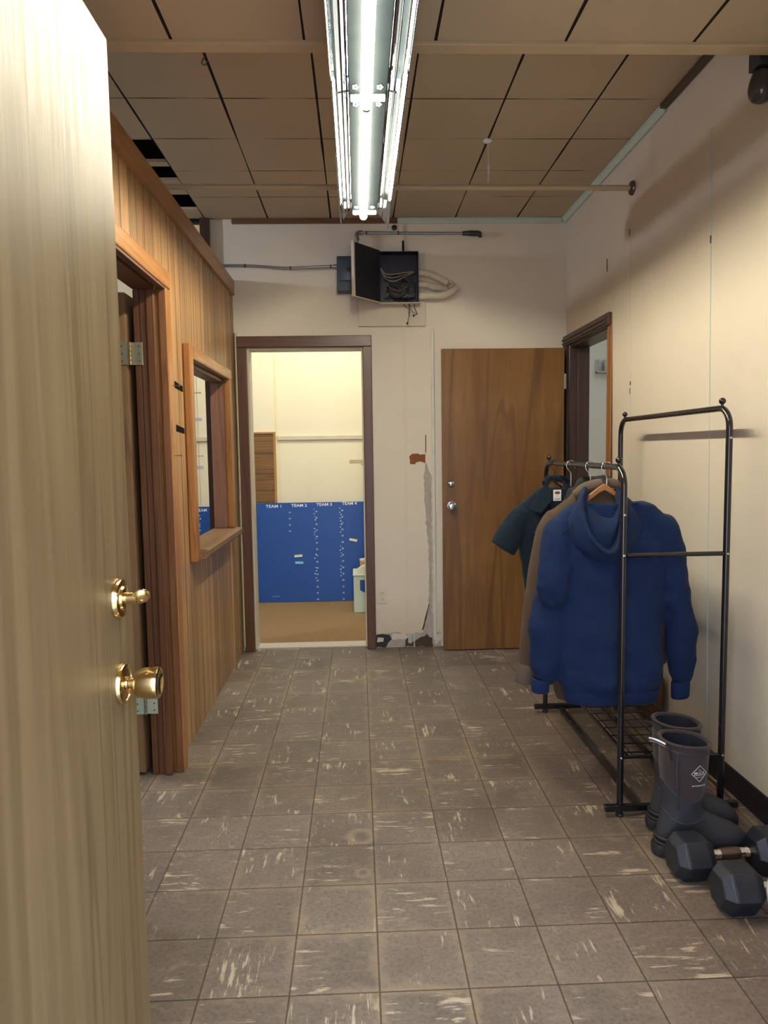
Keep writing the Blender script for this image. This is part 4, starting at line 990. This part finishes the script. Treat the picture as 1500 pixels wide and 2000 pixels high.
for s_ in (-1, 1):
    pts = [(sc_+s_*.050, fyS+.030, 1.20), (sc_+s_*.085, fyS+.012, 1.165), (sc_+s_*.135, fyS-.004, 1.075), (sc_+s_*.085, fyS-.012, 1.058), (sc_+s_*.030, fyS-.006, 1.12), (sc_+s_*.028, fyS+.008, 1.165)]
    A_ = [m.bm.verts.new(p) for p in pts]; B_ = [m.bm.verts.new((p[0], p[1]+.006, p[2])) for p in pts]
    m.bm.faces.new(A_); m.bm.faces.new(B_[::-1])
    for i in range(6): m.bm.faces.new((A_[i], B_[i], B_[(i+1) % 6], A_[(i+1) % 6]))
cr = obj('collar', m, M['navy'], ns, smooth=50)
m = MB(); m.tube(catmull([(sc_-.06, fyS+.03, 1.195), (sc_-.03, fyS+.055, 1.218), (sc_+.03, fyS+.055, 1.218), (sc_+.06, fyS+.03, 1.195)], 6), .010, 10, ry=[.018]*19); obj('collar_stand', m, M['navy'], ns, smooth=60)
m = MB(); m.prism([(sc_-.040, 1.17), (sc_+.045, 1.17), (sc_+.035, 1.09), (sc_+.0, 1.01), (sc_-.015, 1.03), (sc_-.035, 1.10)], 'Y', fyS+.004, fyS+.0075); obj('inside_back', m, fabric('navy_inside', (.006, .012, .020)), ns)
m = MB(); m.box(sc_-.022, sc_+.016, fyS+.0005, fyS+.0035, 1.115, 1.168, .0006); lb = obj('neck_label', m, M['lettering'], ns)
m = MB(); m.prism([(sc_-.003+.014*math.cos(a), 1.154+.0075*math.sin(a)) for a in [2*PI*i/8 for i in range(8)]], 'Y', fyS-.0003, fyS+.0004); obj('label_logo', m, plain('red_brown_ink', (.22, .05, .03), .7), lb)
m = MB(); A = frame((sc_-.006, fyS+.0003, 1.135), (1, 0, 0), (0, -1, 0)); m.text('S', .006, A, .0004); m.box(sc_-.018, sc_+.012, fyS-.0002, fyS+.0004, 1.1255, 1.1270); m.box(sc_-.014, sc_+.010, fyS-.0002, fyS+.0004, 1.1215, 1.1228); obj('label_print', m, M['slot'], lb)
m = MB(); m.box(sc_-.135, sc_-.06, fyS-.011, fyS-.006, .88, .965, .002); m.box(sc_-.138, sc_-.057, fyS-.014, fyS-.0105, .935, .968, .002); obj('chest_pocket', m, M['navy'], ns)
m = MB(); m.box(sc_-.02, sc_+.010, fyS-.010, fyS-.006, .46, 1.02, .002); obj('button_placket', m, M['navy'], ns)
hanger('black plastic hanger inside the navy work shirt', sy, sc_-.01, 1.212, .150, .135, M['blackmetal'], wooden=False)

# ================================================================== BOOTS
def boot(ox, oy, rot, label, logo):
    W = Matrix.Translation((ox, oy, 0)) @ Matrix.Rotation(rot, 4, 'Z')
    b = thing('rubber_boot', label, 'boot', M=W, group='pair of grey brown rubber boots')
    secs = [((.004, .398), (.158, .386), .0735), ((.002, .36), (.156, .35), .073), ((.004, .30), (.153, .295), .0715), ((.010, .24), (.146, .236), .068), ((.016, .19), (.138, .193), .063), ((.014, .155), (.136, .168), .058), ((.004, .118), (.146, .152), .054),
            ((-.006, .075), (.165, .140), .050), ((-.004, .035), (.190, .128), .047), ((.030, .018), (.210, .118), .046), ((.090, .015), (.232, .108), .047), ((.150, .015), (.256, .097), .049), ((.205, .015), (.278, .082), .049), ((.250, .016), (.296, .064), .044), ((.282, .020), (.306, .046), .032), ((.298, .028), (.309, .038), .014)]
    N = 32
    def ring(s, k=1.0, e=2.3):
        (xa, za), (xb, zb), w = s
        c = Vector(((xa+xb)/2, 0, (za+zb)/2)); h = Vector((xb-xa, 0, zb-za))/2
        out = []
        for i in range(N):
            a = 2*PI*i/N; cc, ss = math.cos(a), math.sin(a); qq = (abs(cc)**e+abs(ss)**e)**(-1/e)
            out.append(c+h*(cc*qq*k)+Vector((0, w*ss*qq*k, 0)))
        return out
    A = []
    for s0, s1 in zip(secs[:-1], secs[1:]):
        for t in (0, .25, .5, .75):
            A.append(((s0[0][0]+(s1[0][0]-s0[0][0])*t, s0[0][1]+(s1[0][1]-s0[0][1])*t), (s0[1][0]+(s1[1][0]-s0[1][0])*t, s0[1][1]+(s1[1][1]-s0[1][1])*t), s0[2]+(s1[2]-s0[2])*t))
    A.append(secs[-1])
    m = MB(); rings = [[W @ p for p in ring(s, .90)] for s in A[:9][::-1]] + [[W @ p for p in ring(s)] for s in A]
    m.loft(rings)
    for f in m.bm.faces:
        c = W.inverted() @ f.calc_center_median()
        th = .205-.045*math.cos((c.x-.02)/.13*PI*2-.2)*0 + .055*abs((c.x-.085)/.075)**2*(1 if c.x > .085 else .9)
        f.material_index = 0 if c.z > th else 1
    for f in list(m.bm.faces)[:8*N]: f.material_index = 2
    sf = obj('shaft', m, [M['bootup'], M['bootlow'], M['lining']], b, smooth=75)
    # rolled top rim
    top = ring(((.003, .400), (.159, .388), .0745)); m = MB()
    P = [W @ p for p in top]; P = P+P[:2]
    m.tube(P, .0058, 8, cap=False); obj('rim', m, M['bootup'], b, smooth=70)
    m = MB(); top = ring(((.002, .378), (.158, .366), .0745)); P = [W @ p for p in top]; P = P+P[:2]; m.tube(P, .0022, 6, cap=False); obj('rim_seam', m, M['bootlow'], b, smooth=70)
    # raised rubber lines
    m = MB()
    for z0, am, rr in ((.205, .055, .0022), (.128, .030, .0030)):
        pts = []
        for i in range(60):
            a = 2*PI*i/60
            # find surface point: use section at that height
            x = .085+.075*math.cos(a)
            zz = z0+am*math.cos(a)**2
            s = min(A[:26], key=lambda q_: abs((q_[0][1]*(1-(math.cos(a)+1)/2)+q_[1][1]*(math.cos(a)+1)/2)-zz))
            (xa, za), (xb, zb), w = s; ee = 2.3; cc, ss = math.cos(a), math.sin(a); qq = (abs(cc)**ee+abs(ss)**ee)**(-1/ee)
            p = Vector(((xa+xb)/2, 0, (za+zb)/2))+Vector((xb-xa, 0, zb-za))/2*cc*qq*1.01+Vector((0, w*ss*qq*1.015, 0)); p.z = zz; pts.append(p)
        pts = [(pts[i-1]+pts[i]+pts[(i+1) % 60])/3 for i in range(60)]
        P = [W @ p for p in pts]; m.tube(P+P[:2], rr, 6, cap=False)
    obj('moulded_lines', m, M['bootlow'], b, smooth=70)
    m = MB(); P = [W @ Vector(p) for p in ((.028, -.066, .376), (.026, -.069, .30), (.034, -.064, .22), (.038, -.058, .18))]; m.tube(P, .004, 8, ry=[.004]*4); obj('back_strip', m, M['bootlow'], b, smooth=70)
    # sole
    out = []
    for i in range(48):
        a = 2*PI*i/48; c_, s_ = math.cos(a), math.sin(a)
        x = .148+.165*(abs(c_)**.75)*(1 if c_ > 0 else -1); w = .050*(1+.10*math.sin((x-.05)*14))*(abs(s_)**.75)*(1 if s_ > 0 else -1)
        out.append((x-.004, w))
    m = MB(); rr = []
    for z, k_ in ((.0005, .95), (.006, 1.0), (.022, 1.02), (.030, 1.0)): rr.append([W @ Vector(((x-.15)*k_+.15, y*k_, z+ (.012 if x < .05 else .004)*(z > .02))) for x, y in out])
    m.loft(rr); obj('sole', m, M['sole'], b, smooth=40)
    m = MB()
    for z, kk in ((.048, 1.03), (.066, 1.02)):
        pts = [W @ Vector((.060-.068*math.cos(t)*kk, -.052*math.sin(t)*kk, z)) for t in [(-1.25+2.5*i/20) for i in range(21)]]
        m.tube(pts, .006, 8)
    obj('heel_ridges', m, M['sole'], b, smooth=60)
    # pull loop
    m = MB(); P = catmull([(.012, -.060, .352), (.004, -.064, .385), (-.012, -.060, .402), (-.040, -.030, .408), (-.048, -.012, .402)], 6)
    m.tube([W @ p for p in P], .003, 10, ry=[.009]*len(P)); pl = obj('pull_loop', m, M['sole'], b, smooth=60)
    if logo: m = MB(); P = catmull([(-.012, -.064, .4045), (-.032, -.043, .4105), (-.046, -.018, .407)], 5); m.tube([W @ p for p in P], .0018, 8, ry=[.0065]*len(P)); obj('loop_stripe', m, M['lettering'], pl, smooth=60)
    if logo:
        # writing on the side facing the camera, wrapped on the shaft
        def wrap(u, v, d=.0012):
            # u along the girth from x=.100, v height
            a = -PI/2 + u/.073; e = 2.3; cc, ss = math.cos(a), math.sin(a); qq = (abs(cc)**e+abs(ss)**e)**(-1/e)
            return W @ Vector((.079+(.076+d)*cc*qq, (.0725+d)*ss*qq, v))
        m = MB()
        for (u0, v0), (u1, v1) in (((0, .027), (.026, 0)), ((.026, 0), (0, -.027)), ((0, -.027), (-.026, 0)), ((-.026, 0), (0, .027))):
            P = [wrap(u0+(u1-u0)*t/6+.020, .308+v0+(v1-v0)*t/6) for t in range(7)]; m.tube(P, .0009, 6)
        for (u0, u1, v) in ((-.020, .020, -.0055), (-.013, .013, -.0125)):
            P = [wrap(u0+(u1-u0)*t/6+.020, .308+v) for t in range(7)]; m.tube(P, .0006, 6)
        m2 = MB(); I = Matrix.Identity(4)
        m2.text('MUCK', .0095, Matrix.Translation((0, -.0030, 0)), 0, 'CENTER', .036); m2.text('The', .0045, Matrix.Translation((0, .0095, 0)), 0, 'CENTER')
        m2.text('MUCKMASTER', .0050, Matrix.Translation((-.001, -.043, 0)), 0, 'CENTER', .046)
        bmesh.ops.subdivide_edges(m2.bm, edges=[e_ for e_ in m2.bm.edges if e_.calc_length() > .006], cuts=1)
        for v in m2.bm.verts: v.co = wrap(v.co.x+.020, .308+v.co.y, .0016)
        me = bpy.data.meshes.new('t'); m2.bm.to_mesh(me); m2.bm.free(); m.bm.from_mesh(me); bpy.data.meshes.remove(me)
        obj('logo', m, plain('pale_grey_print', (.55, .55, .56), .6), b)
    return b
boot(.990, 2.288, .008, 'grey brown rubber boot in front, with white pull loop and logo', True)
boot(1.035, 2.449, 0.0, 'grey brown rubber boot standing behind the other, partly hidden', False)

# ================================================================== DUMBBELLS, JAR
def dumbbell(cx, cy, rot, label):
    """axis along local X, cx,cy = centre of the left head"""
    W = Matrix.Translation((cx, cy, 0)) @ Matrix.Rotation(rot, 4, 'Z')
    d = thing('dumbbell', label, 'dumbbell', M=W, group='black hex dumbbells')
    R = .0745; zc = R*math.cos(PI/6)+.0015
    def head(x0, x1):
        m = MB(); rr = []
        L = x1-x0
        for t, k_ in ((0, .68), (.02, .72), (.20, .97), (.26, 1.0), (.74, 1.0), (.80, .97), (.98, .74), (1, .70)):
            rr.append([W @ Vector((x0+L*t, R*k_*math.cos(PI/3*i), zc+R*k_*math.sin(PI/3*i))) for i in range(6)])
        m.loft(rr); bmesh.ops.bevel(m.bm, geom=m.bm.edges[:], offset=.0012, segments=1, affect='EDGES')
        h = obj('head', m, M['dumb'], d)
        for ang in (-PI/6*5, PI/6*5):
            A = W @ Matrix.Translation(((x0+x1)/2, 0, zc)) @ Matrix.Rotation(ang, 4, 'X') @ Matrix.Identity(4)
            # facet normal along local +Y after rotation
            F = A @ frame((0, R*math.cos(PI/6)+.0004, .019), (1, 0, 0), (0, 1, 0))
            m = MB(); m.text('55', .036, F, .0006, 'CENTER', .046); obj('weight_lettering', m, M['embossed'], h)
    head(-.062, .062); head(.205, .329)
    m = MB(); prof = [(.015, .060), (.0165, .066), (.0165, .078), (.0145, .082), (.0145, .088), (.016, .10), (.0172, .133), (.016, .168), (.0145, .18), (.0145, .186), (.0165, .19), (.0165, .20), (.015, .208)]
    m.lathe(prof, W @ frame((0, 0, zc), (0, 1, 0), (1, 0, 0)), 24); hn = obj('handle', m, M['chrome'], d, smooth=30)
    m = MB(); m.lathe([(.0168, .100), (.0180, .106), (.0184, .133), (.0180, .160), (.0168, .166)], W @ frame((0, 0, zc), (0, 1, 0), (1, 0, 0)), 24); obj('knurled_grip', m, M['rust'], hn, smooth=30)
dumbbell(1.095, 1.985, .02, 'black hex dumbbell with only one head and some bare chrome in view')
dumbbell(1.035, 2.158, .06, 'black hex dumbbell behind, beside the toe of the front boot')
m = MB(); m.lathe([(.030, .0008), (.042, .004), (.047, .03), (.052, .075), (.056, .105), (.054, .13), (.046, .15), (.030, .160), (.006, .162)], Matrix.Translation((1.192, 1.888, 0)))
tag(obj('jar', m, M['white'], smooth=60), 'white round plastic tub standing in front of the dumbbells', 'tub')

# ================================================================== LIGHT
def area(name, loc, size, sizey, power, col, rot=(0, 0, 0)):
    L = bpy.data.lights.new(name, 'AREA'); L.shape = 'RECTANGLE'; L.size = size; L.size_y = sizey; L.energy = power; L.color = col
    o = bpy.data.objects.new(name, L); o.location = loc; o.rotation_euler = rot; COL.objects.link(o); return o
area('yellow_room_lamp', (-.3, 5.75, 2.95), 1.6, .5, 23, (1, .94, .74))
area('side_room_lamp', (2.5, 4.9, 2.57),   .8, 1.2, 11, (.80, .90, 1))
L = bpy.data.lights.new('dim_room_bulb', 'POINT'); L.energy = 66; L.shadow_soft_size = .07; L.color = (.80, .86, 1)
o = bpy.data.objects.new('dim_room_bulb', L); o.location = (-3.15, 3.86, 2.70); COL.objects.link(o)
P = area('entrance_sky_portal', (.08, .14, 1.04), 1.04, 2.06, 1, (1, 1, 1), (PI/2, 0, 0)); P.rotation_euler = (-PI/2, 0, 0); P.data.cycles.is_portal = True
w = bpy.data.worlds.new('daylight'); S.world = w; w.use_nodes = True
bg = w.node_tree.nodes['Background']; bg.inputs[0].default_value = (.72, .80, 1.0, 1); bg.inputs[1].default_value = 4.5

# ================================================================== CAMERA
cam = bpy.data.cameras.new('camera'); co = bpy.data.objects.new('camera', cam); COL.objects.link(co)
cam.sensor_fit = 'VERTICAL'; cam.sensor_height = 36; cam.lens = 1406.128*36/2000; cam.clip_start = .02
pit, yaw, rol = 8.48216499e-02, 3.53829391e-02, -1.48235052e-02
fw = Vector((math.sin(yaw)*math.cos(pit), math.cos(yaw)*math.cos(pit), -math.sin(pit))); rt = Vector((math.cos(yaw), -math.sin(yaw), 0)); up = rt.cross(fw)
rt2 = rt*math.cos(rol)+up*math.sin(rol); up2 = -rt*math.sin(rol)+up*math.cos(rol)
co.matrix_world = Matrix(((rt2.x, up2.x, -fw.x, 0), (rt2.y, up2.y, -fw.y, 0), (rt2.z, up2.z, -fw.z, 1.36689997), (0, 0, 0, 1)))
S.camera = co
S.view_settings.view_transform = 'Standard'; S.view_settings.look = 'None'; S.view_settings.gamma = 1; S.view_settings.exposure = 0.72
S.view_settings.use_curve_mapping = False
S.cycles.max_bounces = 10; S.cycles.diffuse_bounces = 6; S.cycles.glossy_bounces = 5; S.cycles.transparent_max_bounces = 8
S.cycles.caustics_reflective = False; S.cycles.caustics_refractive = False; S.cycles.sample_clamp_indirect = 8
S.cycles.use_denoising = True
